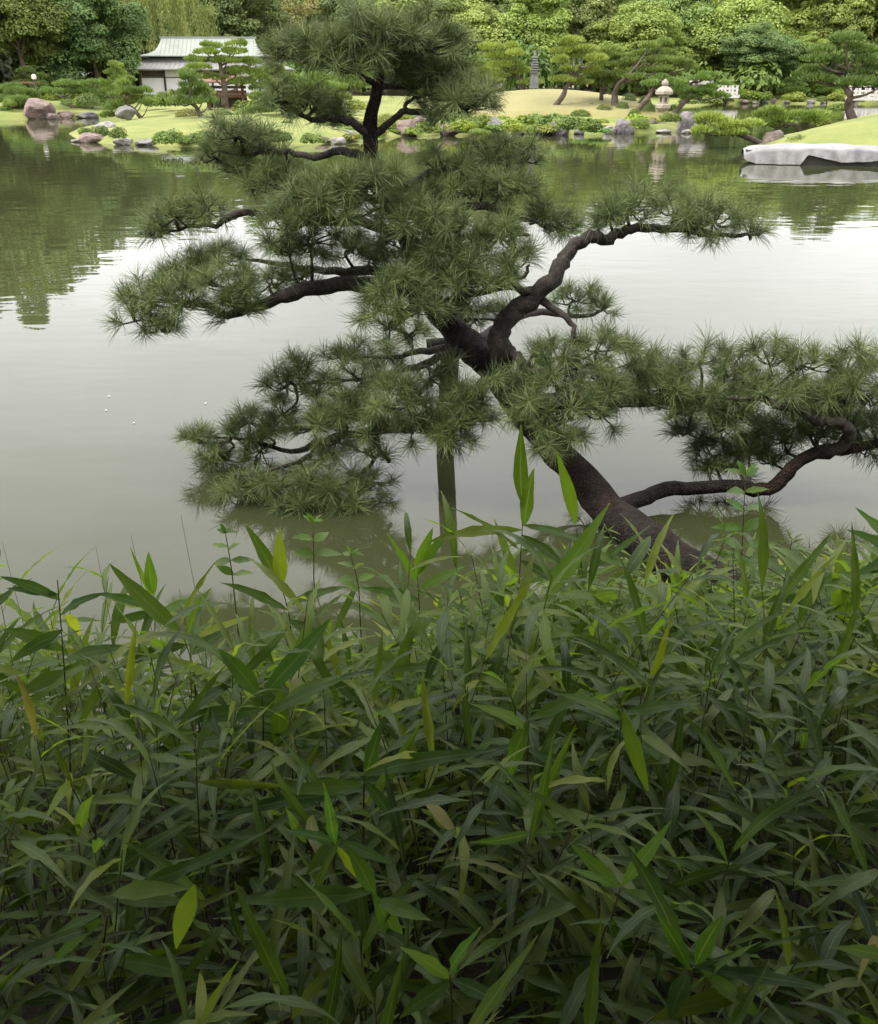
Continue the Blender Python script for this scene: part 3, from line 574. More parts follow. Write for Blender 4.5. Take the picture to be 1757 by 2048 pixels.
# big dark trees at the far left, standing close to the water
for x, y, k, sc, lift, col in [(-44, 80, 2, 1.6, .9, (.92, 1.02, .78)), (-35.5, 79, 0, 1.45, 1.0, (.98, 1.1, .78)), (-52, 86, 1, 1.6, .6, (.88, .98, .76)), (-40, 90, 3, 1.55, 1.5, (.88, 1.0, .76))]:
    broad_tree(x, y, .9, k, sc, lift, col, 'large dark green tree massed by the far shore lawn', 'dark trees by the far shore lawn', 1.0, x)
broad_tree(-27.6, 82, .9, 4, .92, .5, (.58, .75, .6), 'dense dark evergreen tree with layered crown beside the tea house', None, 1.02, .5)
broad_tree(-31.5, 77.5, .9, 2, .8, 2.0, (.8, .85, .5), 'lighter green tree overhanging the dark hollow on the far shore', None, .9, 2.0)
for i, (x, y, k, sc, lift, col) in enumerate([
    (-22, 112, 1, 1.15, 1.0, (.62, .72, .6)), (-15, 116, 4, 1.2, 1.2, (.85, .72, .55)), (-10, 112, 3, 1.1, .8, (.6, .72, .62)), (-7, 108, 4, .8, .6, (.95, .95, .55)), (-2, 113, 0, 1.15, .8, (.85, .95, .6)),
    (4, 112, 2, 1.15, .6, (.95, 1.0, .62)), (10.5, 110, 1, 1.1, .6, (.95, 1.02, .6)), (16, 114, 3, 1.2, 1.0, (.85, .85, .7)), (21, 108, 0, 1.05, .5, (1.0, 1.1, .62)), (26, 116, 4, 1.25, 1.2, (.75, .88, .6)),
    (31.5, 113, 2, 1.15, .8, (.95, 1.05, .62)), (37, 117, 1, 1.3, 1.0, (1.0, 1.1, .6)), (43, 115, 3, 1.3, .6, (1.0, 1.1, .62)), (49, 120, 0, 1.35, 1.2, (.9, 1.0, .6)), (55, 117, 4, 1.3, .8, (1.05, 1.1, .62)), (62, 122, 2, 1.35, 1.0, (.85, .95, .6)), (69, 120, 1, 1.35, 1.0, (.9, 1.0, .6)),
    (-29, 118, 0, 1.5, 1.5, (.7, .8, .55)), (-48, 100, 1, 1.5, .5, (.75, .85, .68)), (-37, 101, 0, 1.5, .5, (.75, .85, .68)), (-30, 99, 2, 1.1, .2, (.75, .88, .68)), (-56, 104, 3, 1.6, .5, (.75, .85, .66)), (6, 123, 3, 1.3, .5, (.7, .8, .55)), (-3.5, 122, 1, 1.2, .5, (.85, .98, .7)), (15, 122, 0, 1.3, .5, (.7, .8, .55)), (46, 126, 2, 1.5, .5, (.7, .8, .55)), (57, 127, 4, 1.5, .5, (.7, .8, .55)), (-62, 96, 2, 1.7, 2, (.55, .62, .52)), (78, 124, 3, 1.5, 1, (.9, 1, .6)),
    (5, 127, 1, 1.6, 2.5, (.85, .98, .7)), (33, 124, 3, 1.4, 1.5, (.7, .8, .55)), (-18, 130, 2, 1.35, 1.0, (.8, .92, .7)), (-8, 132, 0, 1.3, .5, (.8, .92, .7)), (1, 131, 1, 1.15, .5, (.85, .98, .7)), (11, 133, 4, 1.2, .5, (.85, .98, .7)), (20, 134, 3, 1.35, .6, (.82, .95, .7)), (41, 135, 0, 1.5, .8, (.82, .95, .7)), (51, 136, 2, 1.5, .8, (.8, .92, .7)), (62, 138, 1, 1.5, .8, (.8, .92, .7)), (73, 138, 4, 1.5, .8, (.8, .92, .7)), (31, 136, 3, 1.25, .2, (.82, .95, .7))]):
    broad_tree(x, y, .9, k, sc, lift*.3-.4, col, belt_label(x, y), BG, .98+.08*math.sin(i*2.1), i*1.3)
for i in range(17):
    broad_tree(-75+i*9.6, 148+4*math.sin(i*2.3), .9, i, 1.75, -2.2, (.8, .92, .7), 'tall tree closing the wood far behind, seen only between nearer crowns', 'trees deep in the wood', 1.0, i*.9)
# two smaller dark trees with bare trunks on the far bank
for x, Y, sc, col, lab in [(1505, 106, .82, (.62, .82, .66), 'dark layered tree with a bare trunk on the far bank'), (1538, 107, .62, (.6, .78, .64), 'smaller dark tree standing next to the layered one on the far bank'), (1605, 108, .62, (.95, 1.1, .6), 'light green bushy tree on the far bank beyond the channel'), (1385, 112, .9, (.8, .95, .6), 'mid green tree behind the pale boulder')]:
    p = P(x, 190, Y); broad_tree(p[0], Y, .9, 4 if sc > .7 else 0, sc, 1.3, col, lab, None, .72, x)

# weeping willow behind the tea house
def willow(x, y, z, h, R, label):
    g = np.random.default_rng(77); t = empty('willow_tree', (x, y, z)); tag(t, label, 'tree'); mb = MB()
    v, f = tube(spline(np.array([[0, 0, -.5], [.3, 0, h*.35], [-.2, .2, h*.75]]), 4), np.linspace(.4, .16, 9), 9, .05, 4); mb.add(v, f); obj('trunk', mb.mesh('trunk', True), M['far_bark'], t)
    mb = MB()
    for i in range(230):
        an = g.uniform(0, 6.28); r = R*math.sqrt(g.uniform(.05, 1)); top = h*(1-.35*(r/R)**2)*g.uniform(.86, 1.0); ln = g.uniform(.35, .75)*h*(.4+.6*r/R)
        n = int(ln*9); tt = np.linspace(0, 1, n)[:, None]; p = np.array([math.cos(an)*r, math.sin(an)*r, top])+np.c_[tt*.5*math.cos(an), tt*.5*math.sin(an), -tt*ln]+g.normal(0, .13, (n, 3))
        nr = unit(np.c_[np.full(n, math.cos(an)), np.full(n, math.sin(an)), np.full(n, .5)]+g.normal(0, .4, (n, 3))); u = unit(np.array([0, 0, -1.0])+g.normal(0, .25, (n, 3))); w = np.cross(nr, u); s = .42
        q = np.stack([p-u*s*.5, p-w*.07, p+u*s*.5, p+w*.07], 1).reshape(-1, 3); mb.add(q, np.arange(4*n).reshape(n, 4))
    obj('crown', mb.mesh('crown'), M['willow'], t); return t
willow(-26.5, 98, .9, 12.5, 5.6, 'pale green weeping willow hanging behind the dark evergreen and tea house')

# ================================================================== cloud-pruned pines
def pine_pad(g, mb, c, rx, ry, rz, dens=1.0):
    n = int(rx*ry*620*dens)+80; d = unit(g.normal(0, 1, (n, 3))); d[:, 2] = np.abs(d[:, 2])*np.where(g.uniform(0, 1, n) < .8, 1, -.45)
    p = c+d*np.array([rx, ry, rz])*g.uniform(.72, 1.03, n)[:, None]; p += .12*rz*np.sin(p[:, :1]*5+c[0])
    u = unit(d*np.array([.8, .8, .6])+np.array([0, 0, .8])+g.normal(0, .3, (n, 3))); w = unit(np.cross(u, g.normal(0, 1, (n, 3)))); L = g.uniform(.14, .26, n)[:, None]
    q = np.stack([p-w*.022, p+w*.022, p+u*L], 1).reshape(-1, 3)
    q = np.stack([p-u*L*.3, p-w*.035, p+u*L*.7, p+w*.035], 1).reshape(-1, 3); mb.add(q, np.arange(4*n).reshape(n, 4))
pine_n = 0
def cloud_pine(trunk, pads, Y, col, label, group=None, r0=.16, branches=True):
    """trunk: pixel polyline from the foot; pads: (x, y, half width, half height); all at distance Y"""
    global pine_n
    g = np.random.default_rng(300+pine_n); pine_n += 1
    s = mpp(Y, 160); q0 = np.array([P(x, y, Y) for x, y in trunk]); q0[1:, 1] += g.normal(0, .25, len(q0)-1); b = q0[0].copy(); b[2] -= .25
    t = empty('pine_tree', b); tag(t, label, 'tree', group); q0[0] = b
    q = spline(q0, 4); mb = MB(); v, f = tube(q-b, np.linspace(r0, r0*.35, len(q)), 9, .07, pine_n); mb.add(v, f); obj('trunk', mb.mesh('trunk', True), M['far_bark'], t)
    mb = MB(); br = MB()
    for x, y, w, h in pads:
        c = P(x, y, Y); c[1] += g.normal(0, .7*min(1, w*s)); rx = w*s; rz = h*s*.95; pine_pad(g, mb, c-b, rx, min(rx, 1.1), rz)
        pine_pad(g, mb, c-b+np.array([rx*g.uniform(-.5, .5), g.uniform(-.4, .2), rz*.35]), rx*.55, min(rx, 1.1)*.55, rz*.8)
        j = np.argmin(np.linalg.norm(q-(c-[0, 0, rz]), axis=1)); j = max(0, j-1); e = c-[0, 0, rz*.3]
        v, f = tube(spline(np.array([q[j], (q[j]+e)/2+[0, 0, -.12], e])-b, 3), np.linspace(r0*.34, r0*.12, 7), 6); br.add(v, f)
    o = obj('crown', mb.mesh('crown'), M['far_needle'], t); o.color = (*col, 1)
    obj('branches', br.mesh('branches', True), M['far_bark'], t)
    return t
LG = (.85, .95, .8); YG = (1.05, 1.1, .75); DG = (.62, .74, .62)
cloud_pine([(448, 200), (450, 175), (446, 150), (440, 125), (430, 108)], [(425, 92, 22, 7), (478, 90, 22, 8), (418, 105, 26, 7), (470, 104, 26, 8), (392, 120, 22, 8), (455, 122, 30, 8), (500, 125, 22, 10), (405, 135, 26, 7), (472, 143, 34, 10), (430, 155, 28, 8), (510, 145, 16, 10), (480, 165, 30, 9)], 60, YG, 'tall yellow green tiered pine in front of the tea house roof', r0=.2)
cloud_pine([(402, 229), (392, 214), (384, 203), (386, 180)], [(385, 155, 22, 9), (388, 172, 28, 9), (370, 188, 22, 9), (405, 186, 24, 9), (362, 202, 22, 9), (390, 203, 32, 8), (415, 203, 20, 8), (375, 146, 18, 6)], 47, LG, 'small tiered pine leaning on the mown lawn island', r0=.11)
cloud_pine([(285, 232), (268, 218), (258, 208), (255, 190)], [(248, 168, 18, 8), (262, 182, 24, 8), (235, 190, 22, 8), (285, 182, 20, 7), (240, 206, 26, 8), (275, 200, 28, 9), (222, 218, 24, 7), (210, 232, 20, 7), (300, 205, 20, 8), (255, 160, 12, 6)], 55, LG, 'low spreading pine with forked trunk at the lawn edge', r0=.12)
cloud_pine([(162, 226), (145, 212), (133, 200), (130, 190)], [(125, 168, 20, 7), (150, 170, 24, 7), (180, 168, 22, 8), (115, 182, 22, 7), (142, 184, 26, 7), (175, 184, 26, 8), (200, 190, 22, 8), (190, 202, 24, 8), (165, 200, 22, 7)], 68, (.75, .9, .8), 'wide dense pine bending over the far waterline', r0=.15)
cloud_pine([(30, 226), (28, 212), (34, 200)], [(38, 184, 28, 9), (20, 198, 28, 9), (48, 200, 26, 9), (30, 214, 26, 9), (60, 188, 20, 8), (10, 178, 26, 10)], 66, (.72, .88, .78), 'low bushy pine beside the large pinkish boulder', r0=.14)
cloud_pine([(225, 205), (222, 180), (225, 160)], [(228, 130, 16, 7), (222, 145, 24, 8), (235, 158, 24, 8), (215, 168, 20, 9), (232, 178, 24, 9), (210, 185, 20, 8)], 74, YG, 'light yellow green pine at the corner of the tea house', r0=.12)
cloud_pine([(1105, 208), (1125, 192), (1132, 175), (1150, 150), (1158, 130)], [(1150, 82, 26, 9), (1132, 102, 28, 8), (1175, 98, 26, 9), (1120, 122, 18, 8), (1160, 112, 34, 8), (1190, 118, 24, 8), (1140, 140, 20, 7), (1125, 160, 28, 7), (1180, 140, 26, 8), (1165, 165, 24, 7)], 54, YG, 'pine with a slanting trunk on the dry hill', r0=.17)
cloud_pine([(1204, 205), (1203, 180), (1205, 160)], [(1225, 100, 26, 6), (1240, 112, 22, 6), (1212, 118, 22, 7), (1200, 132, 28, 8), (1235, 130, 28, 7), (1195, 150, 28, 8), (1240, 150, 26, 8), (1215, 165, 30, 8), (1180, 160, 22, 7), (1250, 165, 20, 7)], 56, LG, 'pine with straight twin looking trunk in the middle of the hill', r0=.15)
cloud_pine([(1233, 212), (1232, 190), (1238, 170), (1250, 155)], [(1300, 92, 22, 6), (1330, 85, 20, 7), (1290, 108, 28, 6), (1335, 105, 26, 7), (1275, 122, 28, 7), (1325, 120, 34, 7), (1360, 125, 26, 7), (1280, 142, 26, 7), (1320, 140, 28, 7), (1375, 135, 20, 7), (1265, 155, 24, 7), (1345, 150, 24, 6)], 54, LG, 'thick trunked pine with flat tiers behind the stone lantern', r0=.22)
cloud_pine([(1272, 216), (1290, 200), (1308, 180), (1320, 160)], [(1345, 165, 22, 7), (1325, 158, 22, 7), (1300, 168, 20, 6), (1350, 180, 24, 7)], 52, LG, 'slanting pine trunk leaning towards the stone lantern', r0=.17)
cloud_pine([(1340, 228), (1365, 208), (1380, 190), (1382, 172), (1390, 160)], [(1370, 180, 20, 6), (1400, 158, 26, 6), (1420, 150, 22, 6), (1360, 165, 18, 7), (1410, 185, 26, 7), (1385, 196, 22, 7), (1425, 178, 20, 8), (1440, 192, 22, 6)], 53, (.8, .95, .7), 'bent pine leaning out past the lantern over the water', r0=.17)
cloud_pine([(1045, 178), (1040, 160), (1030, 145)], [(985, 95, 28, 8), (1015, 95, 26, 9), (1000, 112, 34, 9), (1030, 108, 20, 8), (1030, 128, 20, 8), (1000, 130, 28, 8), (1046, 142, 16, 7), (1030, 145, 24, 7), (1060, 165, 26, 7), (1000, 150, 24, 8)], 64, YG, 'bright yellow green pine beside the small stone pagoda', r0=.16)
cloud_pine([(1712, 232), (1700, 212), (1698, 190), (1690, 160), (1700, 130)], [(1690, 78, 34, 10), (1640, 100, 28, 8), (1720, 98, 34, 9), (1625, 118, 28, 8), (1670, 122, 30, 9), (1735, 120, 32, 10), (1650, 142, 34, 9), (1715, 145, 40, 10), (1765, 140, 30, 12), (1640, 158, 36, 9), (1700, 165, 40, 10), (1755, 165, 30, 10), (1620, 150, 24, 8)], 44, (.68, .8, .7), 'large dark tiered pine on the mown bank above the boat', r0=.2)
cloud_pine([(1560, 304), (1520, 286), (1480, 268), (1470, 262)], [(1425, 238, 36, 10), (1445, 250, 30, 8), (1480, 255, 34, 10), (1400, 262, 22, 8), (1460, 265, 34, 7), (1500, 248, 22, 8)], 37, (1.0, 1.08, .75), 'low horizontal pine reaching out over the water from the landing', r0=.14)
cloud_pine([(1610, 262), (1590, 250), (1570, 248)], [(1545, 222, 26, 8), (1530, 232, 20, 7), (1560, 236, 26, 8), (1600, 230, 28, 9), (1640, 232, 26, 9), (1540, 248, 34, 8), (1580, 250, 30, 7), (1625, 240, 28, 8)], 42, (.95, 1.05, .75), 'low wide pine behind the reddish boulder on the landing', r0=.12)
for i, (x, y, Y, k) in enumerate([(60, 175, 76, LG), (1450, 190, 100, LG), (1590, 185, 104, DG), (1660, 185, 106, LG), (550, 180, 62, YG), (700, 175, 66, LG), (640, 205, 52, LG), (560, 225, 50, LG), (960, 165, 68, YG)]):
    sc = 60/Y
    cloud_pine([(x, y+16), (x+4, y), (x, y-18)], [(x+dx*sc, y+dy*sc, w*sc, h*sc) for dx, dy, w, h in ((-4, -42, 24, 9), (-26, -24, 26, 9), (20, -26, 26, 9), (-6, -10, 34, 9), (30, -6, 24, 9), (-32, -4, 22, 8))], Y, k, 'small rounded garden pine '+('under the large dark trees' if x < 100 else 'on the island behind the big pine' if x < 1000 else 'on the far bank across the channel'), 'small garden pines beyond the pond', r0=.1)

# ================================================================== shrubs and ground cover
def shrub_mesh(seed, n, size, wild):
    g = np.random.default_rng(seed); mb = MB()
    for i in range(9 if wild else 5):
        an = g.uniform(0, 6.28); r = g.uniform(0, .55 if wild else .3); c = np.array([math.cos(an)*r, math.sin(an)*r, g.uniform(.1, .35 if wild else .12)]); k = g.uniform(.35, .6) if wild else g.uniform(.66, .8)
        v, f = ell_leaves(g, c, (k, k, k*.8), n, size, .5, .4, -.2, .12); mb.add(v, f)
    me = mb.mesh('shrub'); me.materials.append(M['shrub']); return me
CLIP = [shrub_mesh(1, 420, .10, False), shrub_mesh(2, 420, .11, False)]; WILD = [shrub_mesh(3, 150, .17, True), shrub_mesh(4, 150, .2, True), shrub_mesh(5, 170, .15, True)]
shr = 0
def shrub(x, y, w, h, col, label, wild=False, group=None, Y=None, z=0.0):
    global shr
    p = P(x, y, Y) if Y else G(x, y, z); s = mpp(p[1]); shr += 1
    o = bpy.data.objects.new('shrub', (WILD if wild else CLIP)[shr % (3 if wild else 2)]); link(o); o.location = (p[0], p[1]+w*s*.3, p[2]-.05); k = .85 if wild else .95
    o.scale = (w*s/2/k, w*s/2/k, h*s/.85); o.rotation_euler = (0, 0, shr*1.1); o.color = (*col, 1); tag(o, label, 'shrub', group); return o
shrub(1166, 211, 30, 21, (.75, .75, .65), 'small dome of clipped shrub beside the slanting pine on the hill', Y=57)
shrub(1207, 236, 48, 34, (.95, .92, .7), 'large clipped round shrub on the slope left of the lantern', Y=52)
shrub(1248, 222, 34, 24, (.85, .9, .7), 'clipped round shrub at the foot of the thick pine trunk', Y=53)
for x, y, w, h, Y in [(1185, 205, 34, 20, 58), (1225, 204, 36, 22, 59), (1262, 206, 36, 24, 57), (1292, 208, 30, 22, 56), (1180, 226, 40, 24, 54), (1145, 222, 34, 20, 54), (1300, 226, 36, 26, 52), (1270, 232, 30, 20, 51)]:
    shrub(x, y, w, h, (.85, .95, .7), 'clipped shrub among the pine trunks on the hill by the lantern', False, 'clipped shrubs on the hill', Y=Y)
shrub(1600, 305, 62, 44, (1.15, 1.0, .55), 'olive brown clipped mound shrub beside the boat', Y=34.5)
shrub(1555, 308, 40, 26, (1.2, 1.15, .5), 'yellow green clumpy shrub between reddish boulder and boat', True, Y=35)
shrub(372, 234, 72, 22, (1.1, .85, .65), 'flat brownish clipped shrub at the foot of the small leaning pine', Y=48)
YC = 'yellow green ground cover clump along the island shore'; DC = 'dark green leafy shrub clump along the island shore'; gc = 'shore planting on the island'
for x, y, w, h in [(925, 262, 60, 28), (960, 255, 50, 28), (1020, 262, 60, 28), (1050, 255, 50, 30), (1275, 254, 64, 34), (1010, 248, 60, 20), (1300, 250, 40, 20)]:
    shrub(x, y, w, h, (1.55, 1.5, .6), YC, True, gc, z=.25)
g = np.random.default_rng(55)
for x, y, w, h in [(x+g.uniform(-12, 12), np.interp(x, [150, 330, 560, 800, 1350], [276, 288, 287, 270, 262])-g.uniform(-2, 9), g.uniform(34, 62), g.uniform(12, 22)) for x in range(310, 1330, 34)]:
    shrub(x, y, w, h, (1.0+g.uniform(-.1, .5), 1.1+g.uniform(-.1, .3), .7), 'low leafy planting at the water edge of the island', True, gc, z=.15)
for x, y, w, h in [(1100, 256, 90, 38), (1150, 262, 70, 36), (1185, 264, 60, 34), (1080, 250, 70, 30), (330, 288, 60, 34), (390, 290, 70, 34), (440, 288, 60, 40), (500, 288, 60, 40), (560, 286, 60, 34), (620, 284, 50, 26), (740, 276, 50, 24), (230, 278, 40, 30), (200, 270, 40, 26), (170, 268, 30, 18)]:
    shrub(x, y, w, h, (.95, 1.05, .75), DC, True, gc, z=.25)
for i in range(95):
    x, y, Y = [(g.uniform(420, 1000), g.uniform(212, 258), None), (g.uniform(1150, 1390), g.uniform(214, 252), None), (g.uniform(0, 215), g.uniform(192, 211), None), (g.uniform(1390, 1720), g.uniform(196, 203), 100)][(0, 0, 1, 2, 3, 0, 2)[i % 7]]
    zz = float(np.interp(y, [195, 262], [.95, .3])); Yd = Y or G(x, y, zz)[1]; w = g.uniform(26, 58); k = g.uniform()
    shrub(x, y, w, w*g.uniform(.34, .6), (.75+.7*k, .85+.5*k, .6), ('olive' if k > .6 else 'green' if k > .3 else 'dark')+(' clipped shrub ' if i % 3 == 0 else ' leafy shrub ')+('on the island slope behind the big pine' if 420 <= x <= 1000 else 'on the slope by the stone lantern' if x < 1390 and x > 420 else 'on the far lawn near the pinkish boulder' if x < 420 else 'at the foot of the far bank trees'), i % 3 != 0, 'shrubs of the garden planting', Y=Yd)
for i, (x, y, w, h, Y) in enumerate([(300, 214, 60, 30, 66), (335, 214, 50, 36, 62), (350, 210, 50, 40, 60), (220, 215, 50, 20, 70), (410, 206, 50, 26, 62), (500, 222, 60, 30, 56), (550, 240, 70, 26, 52), (600, 250, 70, 26, 50), (660, 250, 70, 30, 52), (560, 205, 60, 40, 62), (640, 215, 60, 30, 62), (700, 262, 50, 20, 48), (760, 262, 50, 22, 48), (100, 196, 70, 20, 82), (20, 192, 80, 26, 84), (150, 190, 70, 22, 84), (190, 192, 60, 22, 82), (1440, 200, 50, 16, 103), (1640, 204, 60, 24, 106), (1690, 222, 50, 20, 70), (1610, 203, 40, 20, 107), (1380, 208, 50, 18, 92), (1420, 208, 50, 18, 95), (1410, 200, 60, 24, 100), (0, 236, 60, 26, 64), (25, 230, 60, 24, 66), (1650, 250, 50, 20, 44)]):
    shrub(x, y, w, h, (.85+.2*(i % 3)/2, 1.0, .7), 'loose green shrub '+('on the far shore by the pinkish boulder' if x < 200 else 'in front of the tea house' if x < 430 else 'on the island behind the big pine' if x < 800 else 'on the far bank across the channel'), True, 'loose shrubs beyond the water', Y=Y)
for i in range(26):
    x = -70+i*5.6; y = 101+3*math.sin(i*1.7) + (6 if x > 10 else 0)
    if -34 < x < -8: y = 104
    elif x <= -34: y = 91+2*math.sin(i)
    o = bpy.data.objects.new('shrub', WILD[i % 3]); link(o); o.location = (x, y, .8); o.scale = (4.8, 3.0, 5.4+1.2*math.sin(i)); o.rotation_euler = (0, 0, i); o.color = (.75, .85, .65, 1)
    tag(o, 'dark understorey bush '+('below the large dark trees' if x < -34 else 'behind the tea house' if x < -8 else 'below the trees behind the dry hill' if x < 16 else 'below the trees behind the lantern pines' if x < 32 else 'below the trees beyond the reeds'), 'shrub', 'understorey bushes below the trees')
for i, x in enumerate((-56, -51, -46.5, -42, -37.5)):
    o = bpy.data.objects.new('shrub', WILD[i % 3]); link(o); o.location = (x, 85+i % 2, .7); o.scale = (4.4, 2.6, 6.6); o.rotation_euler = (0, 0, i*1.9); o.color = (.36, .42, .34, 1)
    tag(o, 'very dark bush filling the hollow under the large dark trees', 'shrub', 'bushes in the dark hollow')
# bright reed bed on the far bank
gr = np.random.default_rng(8); mb = MB()
for x0, x1, yb, hh in [(1478, 1585, 203, 1.6), (1600, 1690, 203, 1.5), (1540, 1640, 202, 1.2)]:
    n = 5200; px = gr.uniform(x0, x1, n); Yd = gr.uniform(108, 113, n); r = (px-W0/2)/F; bx_ = r*Yd/ray(878.5, 200)[1]; edge = np.clip(np.minimum(px-x0, x1-px)/22, .25, 1)
    p = np.c_[bx_, Yd, np.full(n, .5)]; L = gr.uniform(.7, 1.25, n)*hh*edge; u = unit(np.c_[gr.normal(0, .35, n), gr.normal(0, .35, n), np.ones(n)]); w = unit(np.cross(u, gr.normal(0, 1, (n, 3)))); t_ = p+u*L[:, None]
    q = np.stack([p-w*.07, p+w*.07, t_], 1).reshape(-1, 3); mb.add(q, np.arange(3*n).reshape(n, 3))
ro = obj('reeds', mb.mesh('reeds'), M['shrub']); ro.color = (1.7, 1.7, .7, 1); tag(ro, 'bright yellow green reeds along the far bank', 'reeds', None, 'stuff')

# ================================================================== tea house
def loft(rings):                       # rings of rectangles (cx, cy, half length, half depth, z)
    v = []; f = []
    for cx, cy, a, b, z in rings: v += [[cx-a, cy-b, z], [cx+a, cy-b, z], [cx+a, cy+b, z], [cx-a, cy+b, z]]
    for i in range(len(rings)-1):
        for j in range(4): f.append([4*i+j, 4*i+(j+1) % 4, 4*i+4+(j+1) % 4, 4*i+4+j])
    f.append([3, 2, 1, 0]); k = 4*(len(rings)-1); f.append([k, k+1, k+2, k+3]); return np.array(v), np.array(f)
hp = P(428, 190, 88); hz = .95
house = empty('tea_house', (hp[0], 88, hz), math.radians(7)); tag(house, 'white walled tea house with green copper hipped roof over a grey lower roof', 'house')
def hpart(name, mb, m, parent=None, smooth=False): return obj(name, mb.mesh(name, smooth), m, parent or house)
HL, HD = 6.0, 3.0
mb = MB(); mb.box((0, HD, 1.0), (2*HL, 2*HD, 2.4)); wall = hpart('wall', mb, M['plaster'])
mb = MB(); mb.box((-.3, HD, 2.72), (2*4.8, 2*2.3, .9)); hpart('upper_wall', mb, M['timber'])
for i in range(7):
    mb = MB(); mb.box((-HL+i*2.0, -.03, 1.0), (.16, .16, 2.4)); hpart('post', mb, M['timber'])
for i in (0, 2, 3, 5):
    cx = -HL+1.0+i*2.0
    mb = MB(); mb.box((cx, -.012, 1.70), (1.78, .05, .46)); w_ = hpart('lattice_window', mb, M['timber'])
    mb = MB()
    for k in range(7): mb.box((cx-.75+k*.25, -.05, 1.70), (.04, .03, .44))
    hpart('bar', mb, M['far_bark'], w_)
mb = MB(); mb.box((0, -.01, 1.42), (2*HL, .07, .08)); hpart('rail', mb, M['timber'])
mb = MB(); mb.box((.5, -.7, .12), (2*HL-2, 1.2, .12)); hpart('veranda', mb, M['timber'])
mb = MB()
v, f = loft([(0, HD, HL+1.05, HD+1.15, 1.98), (0, HD, HL+1.05, HD+1.15, 2.06), (0, HD, HL+.1, HD+.25, 2.42), (-.3, HD, HL-.9, HD-.55, 2.92)]); mb.add(v, f); lr = hpart('lower_roof', mb, M['pent'])
mb = MB()
UZ = lambda z: 3.02+(z-3.1)*.68
v, f = loft([(-.3, HD, 5.75, 3.15, UZ(3.10)), (-.3, HD, 5.75, 3.15, UZ(3.2)), (-.3, HD, 4.9, 2.55, UZ(3.46)), (-.3, HD, 4.4, 2.05, UZ(3.82)), (-.3, HD, 4.2, 1.5, UZ(4.25)), (-.3, HD, 4.08, .8, UZ(4.78)), (-.3, HD, 4.0, .12, UZ(5.28))]); mb.add(v, f); ur = hpart('upper_roof', mb, M['copper'])
mb = MB(); mb.box((-.3, HD, UZ(5.28)+.06), (8.3, .34, .18)); hpart('ridge_cap', mb, M['copper'], ur)
mb = MB()
for k in range(23):                    # raised seams of the copper front slope
    x = -.3-3.9+k*.354; q = np.array([[x, HD-.16, UZ(5.27)], [x, HD-.82, UZ(4.79)], [x, HD-1.52, UZ(4.26)], [x, HD-2.07, UZ(3.83)], [x, HD-2.57, UZ(3.47)], [x, HD-3.15, UZ(3.21)]]); v, f = tube(q, .014, 4); mb.add(v, f)
hpart('seams', mb, M['copper'], ur)
mb = MB()
for k in range(30):
    x = -5.6+k*.38; q = np.array([[x, HD-2.4, 2.94], [x, HD-3.26, 2.44], [x*1.05, HD-4.12, 2.08]]); v, f = tube(q, .02, 4); mb.add(v, f)
hpart('seams', mb, M['pent'], lr)

# timber garden seat with roofed back near the tiered pine
sp = P(452, 214, 62); seat = empty('garden_shelter', (sp[0], 62, sp[2])); tag(seat, 'low reddish brown timber shelter with dark underside below the tiered pine', 'shelter')
for x in (-1.0, 0.1, 1.1):
    mb = MB(); mb.box((x, 0, .65), (.16, .16, 1.5)); obj('post', mb.mesh('post'), M['red_wood'], seat)
for z, m_ in ((.62, 'red_wood'), (.86, 'red_wood'), (1.12, 'timber')):
    mb = MB(); mb.box((0, -.1, z), (2.7, .12, .16)); obj('beam', mb.mesh('beam'), M[m_], seat)
mb = MB(); v, f = loft([(0, .3, 1.6, .9, 1.36), (0, .3, 1.6, .9, 1.42), (0, .3, 1.1, .15, 1.75)]); mb.add(v, f); obj('roof', mb.mesh('roof'), M['red_wood'], seat)
mb = MB(); mb.box((0, .5, .25), (2.5, .1, .6)); obj('back_panel', mb.mesh('back_panel'), M['timber'], seat)

# ================================================================== stone lantern, pagoda, bridge, lamp
def rot_ring(prof, sides, name, m, parent, rot=0.0, smooth=False):
    an = np.linspace(0, 2*np.pi, sides, endpoint=False)+rot; v = np.concatenate([np.c_[r*np.cos(an), r*np.sin(an), np.full(sides, z)] for r, z in prof]); n = len(prof)
    i = np.arange(n-1)[:, None]*sides; j = np.arange(sides)[None]; f = np.stack([i+j, i+(j+1) % sides, i+sides+(j+1) % sides, i+sides+j], -1).reshape(-1, 4)
    mb = MB(); mb.add(v, f); mb.add(v[:sides], np.arange(sides)[::-1][None]); mb.add(v[-sides:], np.arange(sides)[None]); return obj(name, mb.mesh(name, smooth), m, parent)
lp = P(1323, 252, 49.5); lan = empty('stone_lantern', (lp[0], 49.5, lp[2]-.15), .25); tag(lan, 'pale granite garden lantern with rounded cap standing on the shore rocks', 'lantern')
rot_ring([(.42, -.1), (.40, .10), (.30, .2)], 12, 'base', M['granite'], lan)
rot_ring([(.20, .2), (.17, .5), (.20, .82)], 12, 'shaft', M['granite'], lan)
rot_ring([(.22, .82), (.40, .98), (.40, 1.12), (.30, 1.16)], 6, 'platform', M['granite'], lan)
fb = rot_ring([(.27, 1.16), (.27, 1.55)], 6, 'fire_box', M['granite'], lan)
for k in range(6):
    a = math.pi/6+k*math.pi/3; mb = MB(); mb.box((math.cos(a)*.232, math.sin(a)*.232, 1.36), (.012, .12, .24), a); obj('window', mb.mesh('window'), M['timber'], fb)
rot_ring([(.36, 1.55), (.47, 1.60), (.47, 1.72), (.34, 1.86), (.14, 1.96)], 6, 'cap', M['granite'], lan)
